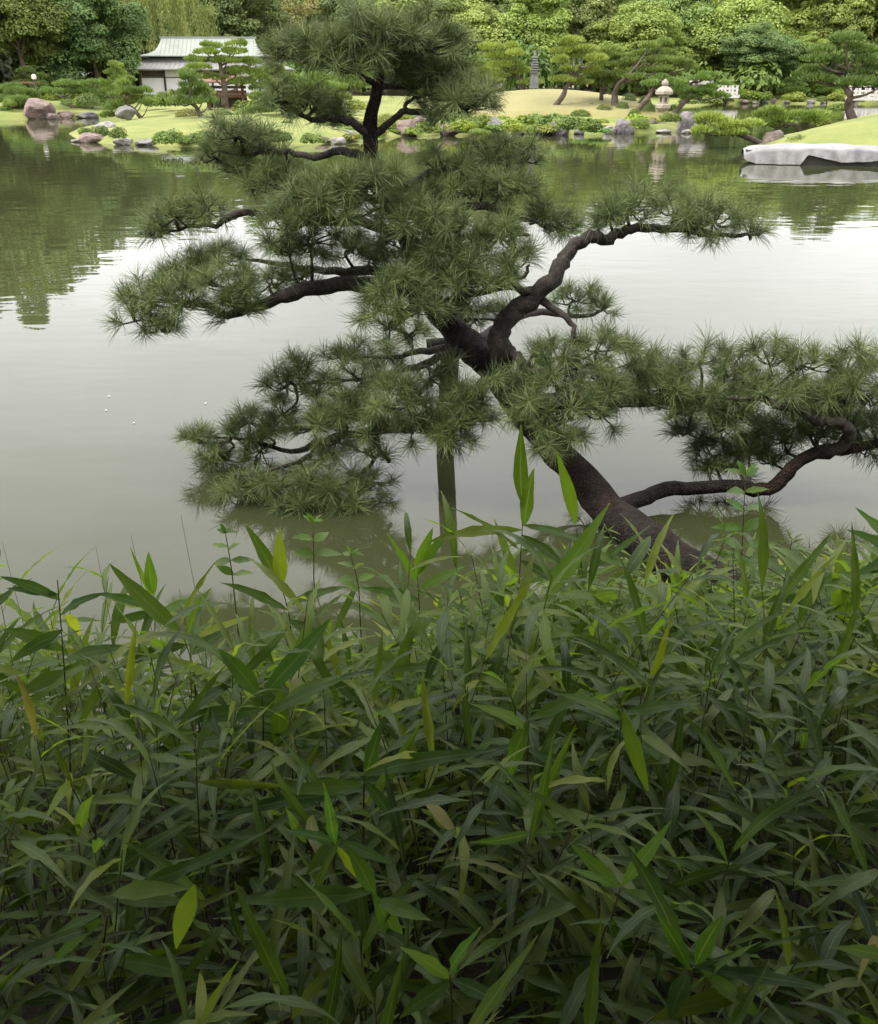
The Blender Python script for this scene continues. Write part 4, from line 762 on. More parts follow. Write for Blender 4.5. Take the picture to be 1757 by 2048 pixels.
rot_ring([(.10, 1.96), (.17, 2.03), (.16, 2.14), (.08, 2.22), (.01, 2.27)], 12, 'finial', M['granite'], lan, 0, True)
gp = P(1070, 137, 63); pag = empty('stone_pagoda', (gp[0], 63, gp[2]-.75)); pag.scale = (.72, .72, .58); tag(pag, 'small dark grey stone pagoda of stacked tiers among the pines', 'pagoda')
rot_ring([(.5, -.6), (.48, .5), (.36, .55), (.34, .85)], 4, 'base', M['pagoda'], pag, math.pi/4)
for k in range(7):
    z = .85+k*.235; r = .50-.028*k
    t_ = rot_ring([(r*.62, z), (r, z+.07), (r*1.02, z+.12), (r*.6, z+.19)], 4, 'tier', M['pagoda'], pag, math.pi/4)
    rot_ring([(r*.58, z+.19), (r*.56, z+.235)], 4, 'core', M['pagoda'], t_, math.pi/4)
rot_ring([(.12, 2.49), (.15, 2.6), (.06, 2.75), (.09, 2.85), (.01, 3.05)], 10, 'finial', M['pagoda'], pag, 0, True)

def bridge(x0, n, Y, label, z0, dx=.95):
    b = empty('footbridge', (x0, Y, z0)); tag(b, label, 'bridge'); L = (n-1)*dx
    mb = MB(); mb.box((L/2, 0, -.12), (L+.6, 1.6, .28)); obj('deck', mb.mesh('deck'), M['white'], b)
    for s in (-.74, .74):
        for k in range(n):
            mb = MB(); mb.box((k*dx, s, .38), (.17, .17, .74)); mb.box((k*dx, s, .78), (.21, .21, .06)); obj('post', mb.mesh('post'), M['white'], b)
        for z in (.20, .55):
            mb = MB(); mb.box((L/2, s, z), (L, .10, .17)); obj('rail', mb.mesh('rail'), M['white'], b)
    for k in range(0, n if n > 4 else 0, 3):
        mb = MB(); mb.box((k*dx+.3, 0, -.8), (.3, 1.2, 1.1)); obj('pier', mb.mesh('pier'), M['granite'], b)
    return b
b1 = P(1704, 200, 98); bridge(b1[0], 12, 98, 'white railed flat footbridge across the channel behind the dark tiered pine', .62)
b2 = P(1441, 181, 97); bridge(b2[0], 3, 97, 'short white railing bridge half hidden by shrubs on the far bank', .85, .7)
lp = P(74, 190, 72); lamp = empty('garden_lamp', (lp[0], 72, lp[2]-.1)); tag(lamp, 'small white headed garden lamp on a dark post by the far lawn', 'lamp')
mb = MB(); mb.box((0, 0, .5), (.13, .13, 1.2)); obj('post', mb.mesh('post'), M['timber'], lamp)
mb = MB(); mb.box((-.55, .05, .92), (1.7, .08, .1)); obj('rail', mb.mesh('rail'), M['red_wood'], lamp)
rot_ring([(.10, 1.1), (.17, 1.16), (.17, 1.36), (.05, 1.46)], 10, 'lamp_head', M['white'], lamp)

# ================================================================== covered boat
bl, brr = G(1492, 328), G(1800, 333)
bdir = unit(brr-bl); blen = float(np.linalg.norm(brr-bl)); ang = math.atan2(bdir[1], bdir[0])
boat = empty('covered_boat', (bl[0], bl[1], 0), ang); tag(boat, 'long punt under a draped grey tarpaulin moored by the mown bank', 'boat')
mb = MB(); nu = 25; rows = []
for i in range(nu):
    u = i/(nu-1); w = .74*(1-.45*abs(2*u-1)**3); zb = -.12+.30*abs(2*u-1)**4; zt = .30+.10*abs(2*u-1)**3; x = u*blen
    rows.append([[x, .75-w, zt], [x, .75-w*.86, zb], [x, .75+w*.86, zb], [x, .75+w, zt]])
v = np.array(rows).reshape(-1, 3); i = np.arange(nu-1)[:, None]*4; j = np.arange(3)[None]
mb.add(v, np.stack([i+j, i+4+j, i+5+j, i+1+j], -1).reshape(-1, 4)); mb.add(v[:4], np.array([[0, 1, 2, 3]])); mb.add(v[-4:], np.array([[3, 2, 1, 0]])); obj('hull', mb.mesh('hull'), M['hull'], boat)
g = np.random.default_rng(4); nu, nv = 90, 33; U, V = np.meshgrid(np.linspace(0, 1, nu), np.linspace(-1, 1, nv), indexing='ij')
hw = .82*(1-.5*np.abs(2*U-1)**5)
hem = np.interp(U, [0, .02, .08, .36, .40, .62, .8, .97, 1], [.16, .08, .02, .02, .30, .10, .13, .24, .34])
top = .56*(1-.22*np.abs(2*U-1)**3) - .05*(1-np.clip(U/.06, 0, 1)) - .12*np.clip((U-.9)/.1, 0, 1)
a = np.abs(V); Zt = np.where(a < .62, top-.10*(a/.62)**2.2, (top-.10)+(np.minimum(hem, top-.15)-(top-.10))*((a-.62)/.38))
Yt = .75+np.sign(V)*np.where(a < .62, hw*a/.62*.97, hw*(.97+.10*((a-.62)/.38)))
fold = np.where(a > .5, (a-.5)*.075*(np.sin(U*46+V*3)+.6*np.sin(U*83+1)+.5*np.sin(U*131+V*9)), 0)+.012*np.sin(U*31+V*6); Yt -= np.sign(V)*-fold; Zt += .015*np.sin(U*23+V*4)*(a < .7)
v = np.c_[(U*blen*1.02-.05).ravel(), Yt.ravel(), Zt.ravel()]; idx = np.arange(nu*nv).reshape(nu, nv)
mb = MB(); mb.add(v, np.stack([idx[:-1, :-1], idx[1:, :-1], idx[1:, 1:], idx[:-1, 1:]], -1).reshape(-1, 4)); obj('tarpaulin', mb.mesh('tarpaulin', True), M['tarp'], boat)

# flecks floating on the pond
for x, y in [(218, 792), (411, 806), (268, 845), (212, 820), (95, 530), (1190, 560)]:
    p = G(x, y, .006); g = np.random.default_rng(int(x)); v, f = leaves(np.array([[0., 0, 0]]), np.array([[.05, .05, 1.]]), .024, .5, g)
    tag(obj('floating_petal', mesh_np('floating_petal', v, f), M['fleck'], None, p), 'tiny pale petal floating on open pond water', 'petal', 'petals on the water')

# ================================================================== dwarf bamboo on the near bank
def leaf_mesh(arch, twist, asp, fold, seed, n=8):
    """one blade of length 1 along +X, face up, arching down"""
    g = np.random.default_rng(seed); t = np.linspace(0, 1, n+1); w = asp*.5*np.minimum(1, (t/.34)**.62)*np.clip(1-((t-.3)/.7).clip(0)**1.8, 0, 1); w[0] = asp*.05; w[-1] = 0.002
    a = arch*(t**1.4); dx = np.cos(a); dz = -np.sin(a); x = np.concatenate([[0], np.cumsum((dx[1:]+dx[:-1])/2/n)]); z = np.concatenate([[0], np.cumsum((dz[1:]+dz[:-1])/2/n)])
    y = .04*np.sin(t*2.4+g.uniform(0, 6))*t; tw = twist*t; wav = .012*np.sin(t*19+g.uniform(0, 6))*(t > .1)
    rows = np.stack([np.c_[x, y-w*np.cos(tw), z+w*(fold+np.sin(tw))+wav*w/asp*4], np.c_[x, y, z], np.c_[x, y+w*np.cos(tw), z+w*(fold-np.sin(tw))-wav*w/asp*3]], 1)
    v = rows.reshape(-1, 3); i = np.arange(n)[:, None]*3; j = np.arange(2)[None]; f = np.stack([i+j, i+3+j, i+4+j, i+1+j], -1).reshape(-1, 4); return v, f
def bamboo_mat(name, base, yellow):
    """leaf with paler midrib and fine lengthwise veins, per-leaf random hue"""
    m, t, b, out = mat(name); tc = t.nodes.new('ShaderNodeTexCoord'); oi = t.nodes.new('ShaderNodeObjectInfo'); geo_ = t.nodes.new('ShaderNodeNewGeometry')
    rnd = t.nodes.new('ShaderNodeMath'); rnd.operation = 'ADD'; t.links.new(oi.outputs['Random'], rnd.inputs[0]); t.links.new(geo_.outputs['Random Per Island'], rnd.inputs[1])
    wv_ = t.nodes.new('ShaderNodeTexWhiteNoise'); wv_.noise_dimensions = '1D'; t.links.new(rnd.outputs[0], wv_.inputs['W'])
    n = noise_tex(t, 5, 3, 'UV'); nb = noise_tex(t, 2.0, 2, 'UV', .5, (1, 40, 1))
    ra = t.nodes.new('ShaderNodeValToRGB'); e = ra.color_ramp.elements
    e[0].color = (.036, .074, .022, 1); e[0].position = 0; e[1].color = (.145, .185, .042, 1); e[1].position = 1
    for p_, c_ in ((.35, (.066, .120, .030, 1)), (.72, (.098, .158, .035, 1)), (.9, (.142, .192, .037, 1))): k = e.new(p_); k.color = c_
    t.links.new(wv_.outputs['Value'], ra.inputs[0]); c = ra.outputs[0]
    c = mixc(t, mapr(t, nb.outputs['Fac'], .4, .62, 0, .28), c, (.13, .19, .05)); c = mixc(t, mapr(t, n.outputs['Fac'], .60, .72, 0, .5), c, (.19, .15, .06))
    c = mixc(t, 1.0, c, oi.outputs['Color'], 'MULTIPLY')
    # pale midrib, dry pale tip
    uv = t.nodes.new('ShaderNodeSeparateXYZ'); t.links.new(tc.outputs['UV'], uv.inputs[0])
    ab = t.nodes.new('ShaderNodeMath'); ab.operation = 'SUBTRACT'; t.links.new(uv.outputs['Y'], ab.inputs[0]); ab.inputs[1].default_value = .5
    ab2 = t.nodes.new('ShaderNodeMath'); ab2.operation = 'ABSOLUTE'; t.links.new(ab.outputs[0], ab2.inputs[0])
    c = mixc(t, mapr(t, ab2.outputs[0], .02, .07, .55, 0), c, (.20, .25, .09)); c = mixc(t, mapr(t, uv.outputs['X'], .955, .99, 0, .8), c, (.30, .25, .13))
    t.links.new(c, b.inputs['Base Color']); b.inputs['Roughness'].default_value = .36; b.inputs['Specular IOR Level'].default_value = .27
    bump(t, b, nb.outputs['Fac'], .0006, .6)
    tr = t.nodes.new('ShaderNodeBsdfTranslucent'); t.links.new(mixc(t, 1.0, c, (1.6, 1.65, .55), 'MULTIPLY'), tr.inputs['Color'])
    mx = t.nodes.new('ShaderNodeMixShader'); mx.inputs[0].default_value = .5; t.links.new(b.outputs[0], mx.inputs[1]); t.links.new(tr.outputs[0], mx.inputs[2]); t.links.new(mx.outputs[0], out.inputs[0]); return m
M['bamboo'] = bamboo_mat('bamboo_leaf', None, None)
def add_uv(me, uvv):
    lay = me.uv_layers.new(name='UVMap'); li = np.empty(len(me.loops), np.int32); me.loops.foreach_get('vertex_index', li); lay.data.foreach_set('uv', uvv[li].astype(np.float32).ravel())
NSEG = 8; LEAF_UV = np.stack([np.repeat(np.linspace(0, 1, NSEG+1), 3), np.tile([0, .5, 1], NSEG+1)], 1)
LEAVES = [leaf_mesh(a, tw, w, fo, i) for i, (a, tw, w, fo) in enumerate([(.35, .0, .115, .18), (.8, .2, .11, .2), (1.1, -.2, .105, .15), (.6, .5, .125, .12), (.2, -.4, .10, .25), (1.5, .1, .115, .15), (.95, -.5, .13, .1), (.7, 0, .09, .3)])]
LEAF_ME = []
for v, f in LEAVES:
    me = mesh_np('leaf', v, f, True); me.materials.append(M['bamboo']); add_uv(me, LEAF_UV); LEAF_ME.append(me)
def leaf_frame(d, roll):
    x = unit(d); up = np.array([0, 0, 1.0]); y = np.cross(up, x); y = unit(y) if np.linalg.norm(y) > .05 else np.array([0, 1.0, 0]); z = np.cross(x, y)
    y2 = y*math.cos(roll)+z*math.sin(roll); return np.stack([x, y2, np.cross(x, y2)], 1)
def plan_plant(g, x, y, h, scale=1.0):
    """stem points and list of (base, frame, length, variant)"""
    z = bank_z(x, y); lean = g.normal(0, .16, 2)+np.array([0, .05]); b = np.array([x, y, z-.02])
    pts = spline(np.array([b, b+[lean[0]*h*.35, lean[1]*h*.35, h*.55], b+[lean[0]*h, lean[1]*h, h]]), 4); lv = []; n = int(g.integers(7, 12)); az = g.uniform(0, 6.28)
    for i in range(n):
        t = .35+.65*(i+.6)/n; k = min(len(pts)-1.001, t*(len(pts)-1)); p = pts[int(k)]+(pts[int(k)+1]-pts[int(k)])*(k-int(k)); az += math.pi*.72+g.normal(0, .4)
        el = g.uniform(-.1, .55) if i < n-2 else g.uniform(.35, 1.15)
        d = np.array([math.cos(az)*math.cos(el), math.sin(az)*math.cos(el), math.sin(el)]); L = g.uniform(.14, .25)*scale*(1 if i else .8)
        lv.append((p, leaf_frame(d, g.normal(0, .35)), L, int(g.integers(0, 8))))
    return pts, lv
def stem_mesh(pts, r0=.0022):
    v, f = tube(pts, np.linspace(r0, r0*.55, len(pts)), 5); mb = MB(); mb.add(v, f); me = mb.mesh('stem', True); me.materials.append(M['stem']); return me
random.seed(9)
def build_plant(pts, lv, label, group, col=(1, 1, 1, 1), name='bamboo_plant'):
    b = pts[0]; t = empty(name, b); tag(t, label, 'bamboo', group); o = bpy.data.objects.new('stem', stem_mesh(pts-b)); link(o, t)
    for p, R, L, k in lv:
        l = bpy.data.objects.new('leaf', LEAF_ME[k]); link(l, t); A = R*L; q = p-b; l.color = col if random.random() > .012 else (1.7, 1.15, 1.1, 1)
        l.matrix_local = Matrix([[*A[0], q[0]], [*A[1], q[1]], [*A[2], q[2]], [0, 0, 0, 1]])
    return t
g = np.random.default_rng(42); plans = []; sp_ = .098
yy = .55
while yy < 3.75:
    half = yy*.52+.45; xx = -half
    while xx < half:
        x = xx+g.uniform(-.045, .045); y = yy+g.uniform(-.045, .045); e = float(bank_edge(np.array(x))-y); xx += sp_
        if e < .04: continue
        dens = (1.0 if y > 1.45 else .88) if e > .35 else .8
        if x < -.55 and e < .9: dens *= .75
        if g.uniform() > dens: continue
        h = g.uniform(.42, .70)*(1.0 if e > .5 else .8)*(1.16 if x < -.5 else 1)*(float(np.interp(e, [.2, 1.3], [.60, 1.0])) if x > -.35 else 1)
        if g.uniform() < .07 and y > 1.5: h *= 1.28
        h *= float(np.interp(y, [.8, 1.9], [.62, 1.0]))
        if math.hypot(x, y) < .6: continue
        plans.append((x, y, h))
    yy += sp_
print('bamboo', len(plans))
built = [(x, y, *plan_plant(g, x, y, h, float(np.interp(y, [1.4, 2.4], [.95, 1.25])))) for x, y, h in plans]
# the ones that show: nearest rows and the outer rim against the water
vis = sorted(built, key=lambda b: b[1]-.9*(float(bank_edge(np.array(b[0])))-b[1] < .5)-.25*b[2][-1][2])
BLAB = 'dwarf bamboo stalk with arching narrow leaves in the shaded thicket on the bank'; BGRP = 'dwarf bamboo stalks on the near bank'
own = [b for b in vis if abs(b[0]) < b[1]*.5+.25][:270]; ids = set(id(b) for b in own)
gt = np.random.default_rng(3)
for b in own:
    e = float(bank_edge(np.array(b[0]))-b[1]); fresh = gt.uniform() < (.75 if e < 1.1 else .12); k = gt.uniform()  # yellow green fresh growth, colour also raised to paint the brighter lit rim
    build_plant(b[2], b[3], 'dwarf bamboo stalk with fresh yellow green leaves coloured brighter for the lit water rim of the thicket' if fresh and e < 1.1 else BLAB, BGRP, (1.5+.4*k, 1.4+.25*k, .85, 1) if fresh else (1, 1, 1, 1))
vs, fs_, uvs, sv = [], [], [], MB(); nn = 0
for b in built:
    if id(b) in ids: continue
    v, f = tube(b[2], np.linspace(.0022, .0012, len(b[2])), 4); sv.add(v, f)
    for p, R, L, k in b[3]:
        v, f = LEAVES[k]; vs.append(v @ (R*L).T+p); fs_.append(f+nn); nn += len(v); uvs.append(LEAF_UV)
for b in built:
    for q in range(3):
        zz = bank_z(b[0], b[1]); p = np.array([b[0], b[1], zz+g.uniform(.05, .26)])+np.append(g.normal(0, .03, 2), 0); az = g.uniform(0, 6.28); el = g.uniform(-.3, .5)
        R = leaf_frame(np.array([math.cos(az)*math.cos(el), math.sin(az)*math.cos(el), math.sin(el)]), g.normal(0, .4)); L = g.uniform(.12, .2); k = int(g.integers(0, 8)); v, f = LEAVES[k]
        vs.append(v @ (R*L).T+p); fs_.append(f+nn); nn += len(v); uvs.append(LEAF_UV)
rb = empty('bamboo_thicket', (0, 2, 0)); tag(rb, 'dense mass of dwarf bamboo filling the bank behind the front stalks', 'bamboo', None, 'stuff')
rb_col = (1.35, 1.28, .95, 1)
me = mesh_np('leaves', np.concatenate(vs)-[0, 2, 0], np.concatenate(fs_), True); add_uv(me, np.concatenate(uvs)); lo_ = obj('leaves', me, M['bamboo'], rb); lo_['kind'] = 'stuff'; lo_.color = rb_col
sv.v = [a-[0, 2, 0] for a in sv.v]; obj('stems', sv.mesh('stems'), M['stem'], rb)['kind'] = 'stuff'


# stalks that stand out singly: stem in photo pixels, leaves from base pixel to tip pixel, width in pixels
CAMP = np.array([0, 0, EYE])
def flat_leaf(b, t, w, arch, name='leaf', m='bamboo', asp_shape=None):
    L = np.linalg.norm(t-b); x = (t-b)/L; tocam = unit(CAMP-(b+t)/2); nrm = unit(tocam*.75+np.array([0, 0, .65])); nrm = unit(nrm-x*np.dot(nrm, x)); y = np.cross(nrm, x)
    v, f = leaf_mesh(arch, .15, w/L, .16, int(w*1e5) % 97)
    e = v[-2]; a = math.atan2(-e[2], e[0]); ca, sa = math.cos(a), math.sin(a); v = np.c_[v[:, 0]*ca-v[:, 2]*sa, v[:, 1], v[:, 0]*sa+v[:, 2]*ca]; v = v/np.linalg.norm(e)
    me = mesh_np(name, v*L @ np.stack([x, y, nrm], 0), f, True); me.materials.append(M[m]); add_uv(me, LEAF_UV); return me
def hand_plant(stem, Y, lv, label, col=(1, 1, 1, 1), group=None, name='bamboo_plant', cat='bamboo', m='bamboo', Yt=None, r=.0028):
    xt, yt = stem[-1]
    if yt > 1350:                          # among the thicket: as far away as puts the top just above its neighbours
        hgt = float(np.interp(yt, [1350, 1950], [.62, .44])); lo, hi = .4, 3.2
        for _ in range(30):
            Y = (lo+hi)/2; p = P(xt, yt, Y)
            if p[2]-bank_z(p[0], p[1]) > hgt: lo = Y
            else: hi = Y
    top = [P(x, y, Y) for x, y in stem]; b = top[0].copy(); b[2] = bank_z(b[0], b[1])-.02
    if b[2] < top[0][2]: top = [b]+top
    b = top[0]; t = empty(name, b); tag(t, label, cat, group); pts = spline(np.array(top), 4) if len(top) > 2 else np.array(top)
    o = bpy.data.objects.new('stem', stem_mesh(pts-b, r)); link(o, t)
    for q in lv:
        bx_, by_, tx, ty, w = q[:5]; dy = q[5] if len(q) > 5 else .06*math.sin(bx_*1.3+ty); arch = q[6] if len(q) > 6 else .35
        p0, p1 = P(bx_, by_, Y), P(tx, ty, Y+dy); l = obj('leaf', flat_leaf(p0, p1, .86*w*mpp(Y, by_), arch, 'leaf', m), None, t); l.location = p0-b; l.color = col
    return t
BR_ = (1.2, 1.15, .85, 1)
hand_plant([(1030, 1330), (1038, 1180), (1046, 1040)], 2.75, [(1046, 1010, 1036, 850, 36, .05, .1), (1048, 1052, 1072, 935, 34, -.05, .1), (1044, 1060, 850, 1085, 28, 0, .5), (1044, 1070, 1150, 1148, 26), (1040, 1100, 905, 1010, 14), (1046, 1050, 1180, 1085, 22), (1040, 1120, 1130, 1180, 26)], 'tall bamboo stalk with two upright bright leaves before the pine trunk', BR_)
hand_plant([(1190, 1340), (1170, 1180), (1152, 1050)], 2.8, [(1152, 1050, 1120, 900, 32, .05, .1), (1160, 1100, 1290, 1150, 26), (1165, 1120, 1060, 1170, 28), (1170, 1150, 1300, 1050, 20), (1168, 1140, 1040, 1100, 20)], 'bamboo stalk with one tall upright leaf in front of the leaning trunk', (1.3, 1.35, .9, 1))
hand_plant([(1075, 1380), (1080, 1280), (1086, 1205)], 2.55, [(1086, 1205, 1228, 1010, 44, .1, .2), (1084, 1230, 1300, 1180, 34, 0, .5), (1080, 1260, 960, 1180, 32), (1080, 1250, 1200, 1300, 30)], 'bamboo stalk with a long broad leaf slanting up across the water', (1.15, 1.25, .9, 1))
hand_plant([(395, 1420), (385, 1330), (365, 1268)], 2.35, [(365, 1268, 213, 1130, 42, .1, .15), (372, 1290, 240, 1330, 36), (380, 1310, 470, 1250, 34), (375, 1280, 420, 1170, 30)], 'bamboo stalk with a broad yellow green leaf slanting towards the pond', BR_)
hand_plant([(590, 1370), (580, 1240), (562, 1170)], 2.65, [(562, 1175, 564, 1055, 36, 0, .1), (560, 1170, 488, 1048, 32, .05, .2), (572, 1210, 700, 1175, 26), (575, 1220, 440, 1165, 24), (578, 1240, 660, 1290, 30)], 'bamboo stalk with two bright upright leaves beside the reflected branches', BR_)
hand_plant([(300, 1380), (310, 1260), (308, 1190)], 2.6, [(308, 1190, 294, 1103, 30, 0, .1), (306, 1200, 262, 1092, 12), (310, 1215, 190, 1190, 24, 0, .7), (310, 1230, 420, 1200, 24, 0, .7), (308, 1225, 215, 1250, 26)], 'bamboo stalk with a short upright bright leaf at the open water', (1.5, 1.6, 1, 1))
hand_plant([(845, 1330), (840, 1230), (835, 1150)], 2.75, [(835, 1155, 862, 1052, 34, 0, .1), (836, 1150, 905, 1050, 26), (838, 1170, 770, 1070, 20), (838, 1180, 930, 1130, 28), (840, 1200, 720, 1180, 28)], 'bamboo stalk with a fan of fresh leaves left of the timber prop', (1.35, 1.45, .9, 1))
hand_plant([(528, 1560), (527, 1460), (525, 1392)], 2.0, [(527, 1392, 662, 1235, 50, .1, .2), (522, 1392, 432, 1298, 44, .05, .2), (526, 1420, 345, 1445, 44, 0, .5), (528, 1430, 700, 1360, 34), (528, 1450, 640, 1500, 36)], 'dark stalk with two broad blue green leaves in a wide V', (.7, .95, 1.0, 1))
hand_plant([(575, 1600), (572, 1480), (560, 1370)], 1.95, [(562, 1372, 558, 1545, 40, -.06, .5), (565, 1400, 690, 1350, 30), (566, 1410, 470, 1370, 28)], 'stalk with one long pale leaf hanging straight down', (1.2, 1.25, 1.0, 1))
hand_plant([(728, 1690), (728, 1600), (730, 1550)], 1.75, [(732, 1550, 992, 1492, 44, 0, .5), (730, 1555, 770, 1440, 34), (728, 1570, 560, 1590, 40, 0, .5), (728, 1580, 420, 1640, 34, 0, .2), (728, 1560, 800, 1660, 30)], 'stalk carrying one very long horizontal leaf with a fold', (1.05, 1.2, 1.0, 1))
hand_plant([(1240, 1640), (1238, 1520), (1245, 1420)], 2.0, [(1245, 1422, 1294, 1592, 38, -.06, .6), (1244, 1430, 1400, 1400, 34), (1243, 1440, 1110, 1380, 34), (1240, 1470, 1350, 1530, 32)], 'stalk with a long pale leaf drooping beside upright dark stems', (1.15, 1.25, .9, 1))
hand_plant([(1060, 1640), (1056, 1540), (1058, 1440)], 1.95, [(1056, 1442, 1012, 1565, 42, -.05, .5), (1058, 1440, 1190, 1390, 34), (1058, 1460, 940, 1400, 30), (1056, 1500, 1190, 1560, 30)], 'stalk with a broad pale leaf folded downward over the dark gap', (1.1, 1.2, .95, 1))
hand_plant([(1790, 1420), (1757, 1305), (1650, 1215), (1560, 1150), (1480, 1105)], 2.45, [(1690, 1245, 1668, 1140, 48, 0, .1), (1650, 1210, 1500, 1200, 34, 0, .5), (1600, 1175, 1757, 1150, 40, 0, .4), (1720, 1280, 1560, 1290, 40, 0, .5), (1757, 1300, 1700, 1400, 36)], 'long bamboo shoot leaning diagonally with a round broad leaf', (1.25, 1.3, .9, 1))
hand_plant([(1860, 1300), (1830, 1180), (1800, 1100)], 2.4, [(1800, 1100, 1712, 1012, 30, 0, .3), (1802, 1110, 1692, 1062, 30, 0, .3), (1806, 1120, 1700, 1150, 34)], 'bamboo tip with two pointed leaves reaching over the open water', (1.0, 1.2, .9, 1))
hand_plant([(1200, 1900), (1222, 1840), (1242, 1775)], 1.3, [(1240, 1775, 1138, 1688, 36, .03, .2), (1244, 1772, 1342, 1640, 36, .03, .2), (1250, 1780, 1408, 1838, 30, 0, .2), (1238, 1778, 1128, 1732, 22), (1222, 1835, 1245, 1895, 20, -.02)], 'whorl of four bamboo leaves on a bare stalk in the dark gap', (1.0, 1.15, .95, 1))
hand_plant([(1370, 2090), (1375, 2010), (1388, 1936)], 1.15, [(1390, 1936, 1682, 1843, 15, .05, .1), (1380, 1940, 1316, 1818, 38, .02, .2), (1392, 1930, 1448, 1828, 42, .02, .2), (1400, 1935, 1658, 1985, 36, 0, .5), (1402, 1940, 1534, 2060, 42, 0, .5), (1378, 1950, 1335, 2040, 48)], 'bamboo top with a slim rolled new leaf pointing out of the whorl', (1.05, 1.2, .9, 1))
hand_plant([(655, 1800), (665, 1740), (670, 1690)], 1.45, [(670, 1690, 732, 1784, 24, 0, .2)], 'stalk with a single yellow striped leaf in the shade', (3.2, 2.6, .8, 1))
hand_plant([(670, 1830), (668, 1760), (672, 1685)], 1.46, [(672, 1682, 790, 1728, 28, 0, .5), (668, 1680, 610, 1750, 30), (670, 1684, 575, 1660, 26), (672, 1690, 640, 1570, 28)], 'stalk with dark leaves above the yellow striped one', (.8, 1.0, 1.0, 1))
hand_plant([(180, 1990), (205, 1900), (215, 1830)], 1.25, [(215, 1800, 545, 1665, 36, .08, .2), (225, 1790, 380, 1775, 46, 0, .8), (390, 1770, 355, 1900, 50, -.03, .3), (220, 1920, 412, 1962, 48, 0, .6), (205, 1840, 95, 1935, 34, 0, .4), (200, 1830, 95, 1885, 30), (210, 1930, 195, 1990, 44)], 'sprawling pale bamboo cluster with a long ribbon leaf in the shade', (1.35, 1.4, 1.15, 1))
hand_plant([(775, 2000), (770, 1900), (748, 1790)], 1.28, [(748, 1790, 806, 1912, 48, -.02, .4), (745, 1785, 478, 1818, 50, 0, .4), (755, 1800, 862, 1845, 42), (750, 1790, 690, 1690, 40)], 'stalk with a broad dull leaf lying flat above the dark ground', (1.0, 1.15, 1.0, 1))
hand_plant([(900, 2120), (905, 2020), (900, 1950)], 1.1, [(900, 1950, 960, 1850, 36), (900, 1955, 800, 1900, 38), (902, 1960, 1010, 2010, 40), (900, 1965, 800, 2040, 40)], 'bamboo top with four spread leaves close to the ground shade', (.85, 1.0, .95, 1))
hand_plant([(150, 1640), (138, 1480), (128, 1330), (115, 1160)], 2.05, [(128, 1300, 0, 1262, 40, 0, .5), (130, 1320, 270, 1290, 34, 0, .7), (126, 1260, 20, 1330, 34), (122, 1230, 220, 1180, 24, 0, .8), (118, 1190, 10, 1180, 22, 0, .6), (120, 1200, 0, 1150, 26, 0, .8), (130, 1340, 30, 1400, 36)], 'tall bare bamboo stalk rising against open water with drooping dark leaves', (.8, .95, .95, 1))
# leafy weeds
def weed(stem, Y, nodes, w, label, col, arch=.4, group=None): return hand_plant(stem, Y, [(bx_, by_, bx_+dx, by_+dy, w_*w) for bx_, by_, dx, dy, w_ in nodes], label, col, group, 'weed_sapling', 'weed', 'weed')
def pairs(x0, y0, x1, y1, n, L, up):
    o = []
    for k in range(n):
        t = k/(n-1); x, y = x0+(x1-x0)*t, y0+(y1-y0)*t; l = L*(1-.45*t)
        j = [math.sin(x0*1.7+k*2.3+q*4.1) for q in range(4)]
        o += [(x, y, -l*(1+.25*j[0]), -(up+.3*j[1])*l, l*(1+.2*j[2])), (x, y+5*j[3], l*(1+.25*j[2]), -(up+.3*j[3])*l, l*(1+.2*j[0]))]
    return o+[(x1, y1, -.25*L, -.45*L, L*.5), (x1, y1, .4*L, -.3*L, L*.5)]
weed([(1478, 1260), (1482, 1160), (1492, 945)], 2.9, pairs(1484, 1130, 1492, 948, 6, 62, .25), .5, 'upright sapling with paired oval light green leaves against the water', (1.0, 1.05, .8, 1))
weed([(630, 1200), (628, 1120), (626, 1050)], 2.95, pairs(628, 1110, 626, 1045, 3, 46, .2), .6, 'small sapling with rounded paired leaves at the waterside', (1.0, 1.05, .8, 1))
weed([(470, 1200), (462, 1130), (450, 1060)], 2.85, pairs(468, 1150, 452, 1066, 4, 44, .1), .55, 'weed with oval leaves beside the two bright bamboo leaves', (1.05, 1.05, .7, 1))
weed([(720, 1220), (715, 1160), (700, 1105)], 2.95, pairs(716, 1180, 702, 1110, 4, 42, .1), .55, 'low weed with crowded light leaves left of the prop', (1.1, 1.1, .7, 1))
weed([(1560, 1220), (1570, 1160), (1585, 1080)], 2.8, pairs(1564, 1180, 1585, 1082, 7, 58, .0), .2, 'feathery weed with narrow leaflets beside the tall sapling', (1.15, 1.1, .7, 1))
weed([(1420, 1230), (1425, 1150), (1450, 1080)], 2.85, pairs(1422, 1170, 1450, 1078, 8, 50, -.2), .18, 'feathery yellow green weed drooping at the foot of the trunk', (1.2, 1.15, .6, 1))
weed([(1260, 1200), (1250, 1120), (1215, 1060)], 3.0, pairs(1252, 1140, 1215, 1062, 7, 40, -.35), .2, 'drooping fern like spray in front of the trunk base', (1.2, 1.15, .6, 1))
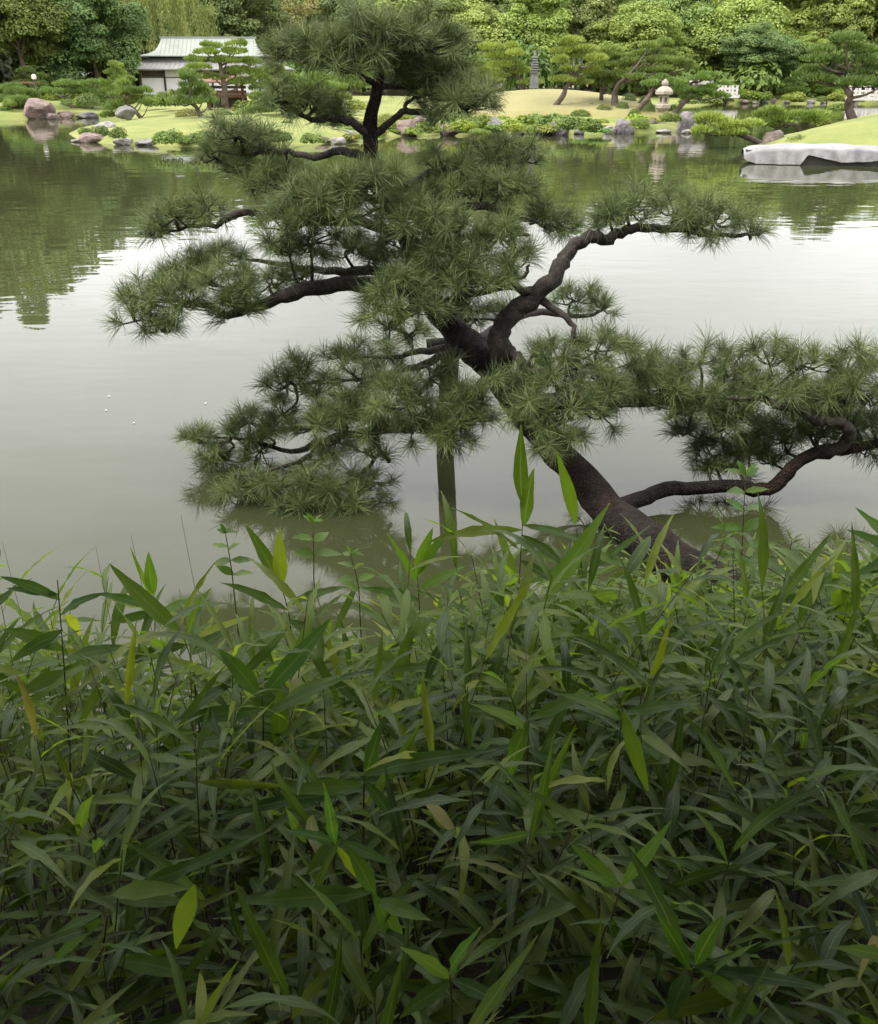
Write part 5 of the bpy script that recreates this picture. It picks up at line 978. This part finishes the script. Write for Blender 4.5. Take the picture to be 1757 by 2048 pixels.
for x, y0, x1, y1, Y in [(195, 1230, 192, 1095, 2.6), (285, 1200, 262, 1070, 2.6), (385, 1180, 362, 1030, 2.7), (955, 1150, 870, 970, 2.9), (1352, 1150, 1312, 1030, 2.95), (20, 1220, 5, 1085, 2.5)]:
    p0, p1 = P(x, y0, Y), P(x1, y1, Y); p0[2] = bank_z(p0[0], p0[1]); mid = (p0+p1)/2+[.02, 0, .02]; q = spline(np.array([p0, mid, p1]), 5); v, f = tube(q-p0, np.linspace(.0016, .0006, len(q)), 4); mb = MB(); mb.add(v, f)
    tag(obj('grass_stalk', mb.mesh('grass_stalk', True), M['stem'], None, p0), 'thin bare grass stalk rising above the bamboo rim against the water', 'grass', 'bare grass stalks at the rim')
# ================================================================== unseen trees added to shade the bank, behind and above the viewer
NEAR_CROWN = broad_crown(61, 4.6, 6.0, 110, 230, .32); NEAR_CROWN.materials.append(M['crown'])
for i, (x, y, sc, lift, lab) in enumerate([(-2.9, -2.9, 1.05, .6, 'broad unseen tree added to shade the bamboo bank'), (3.0, -3.0, 1.05, .65, 'second unseen tree added to shade the bamboo bank'), (.1, -3.6, 1.2, .75, 'taller unseen tree added behind the two that shade the bank')]):
    t = empty('added_shade_tree', (x, y, .9), i*1.9); tag(t, lab, 'tree')
    a = bpy.data.objects.new('trunk', TRUNKS[i]); link(a, t); a.scale = (.8, .8, (lift+3)/5)
    c = bpy.data.objects.new('crown', NEAR_CROWN); link(c, t); c.location = (0, 0, lift); c.scale = (sc, sc, sc); c.color = (.7, .75, .6, 1)

# unseen flattened boughs, added low over the bamboo to darken it
t0 = [o for o in bpy.data.objects if o.name == 'added_shade_tree'][0]
bgh = bpy.data.objects.new('added_bough', NEAR_CROWN); link(bgh, t0); bgh.location = (2.9, 3.95, 2.15); bgh.scale = (.95, .40, .16); bgh.color = (.7, .75, .6, 1)
bg2 = bgh.copy(); link(bg2, t0); bg2.location = (2.7, 3.8, 2.35); bg2.rotation_euler = (0, 0, math.pi/2); bg2.scale = (.36, .95, .17)
bg3 = bgh.copy(); link(bg3, t0); bg3.location = (3.1, 3.4, 2.6); bg3.rotation_euler = (0, 0, 2.9); bg3.scale = (.95, .40, .18)
mb = MB(); v, f = tube(spline(np.array([[0, 0, 1.6], [1.2, 1.4, 2.3], [2.9, 3.4, 2.75]]), 4), np.linspace(.12, .04, 9), 8, .06, 2); mb.add(v, f); obj('limb', mb.mesh('limb', True), M['far_bark'], t0)
for i in range(12):  # unseen shrubs added around the viewer to block light from behind and the sides
    a = math.pi*(1.0+(i+.5)/12); x, y = 5.2*math.cos(a), -.6+3.6*math.sin(a)
    o = bpy.data.objects.new('shrub', WILD[i % 3]); link(o); o.location = (x, y, .85); o.scale = (1.5, 1.5, 2.6+.4*math.sin(i*2)); o.rotation_euler = (0, 0, i*1.3); o.color = (.6, .7, .55, 1)
    tag(o, 'tall dark unseen shrub added behind the bamboo bank to block light', 'shrub', 'added shrubs blocking light behind the bank')
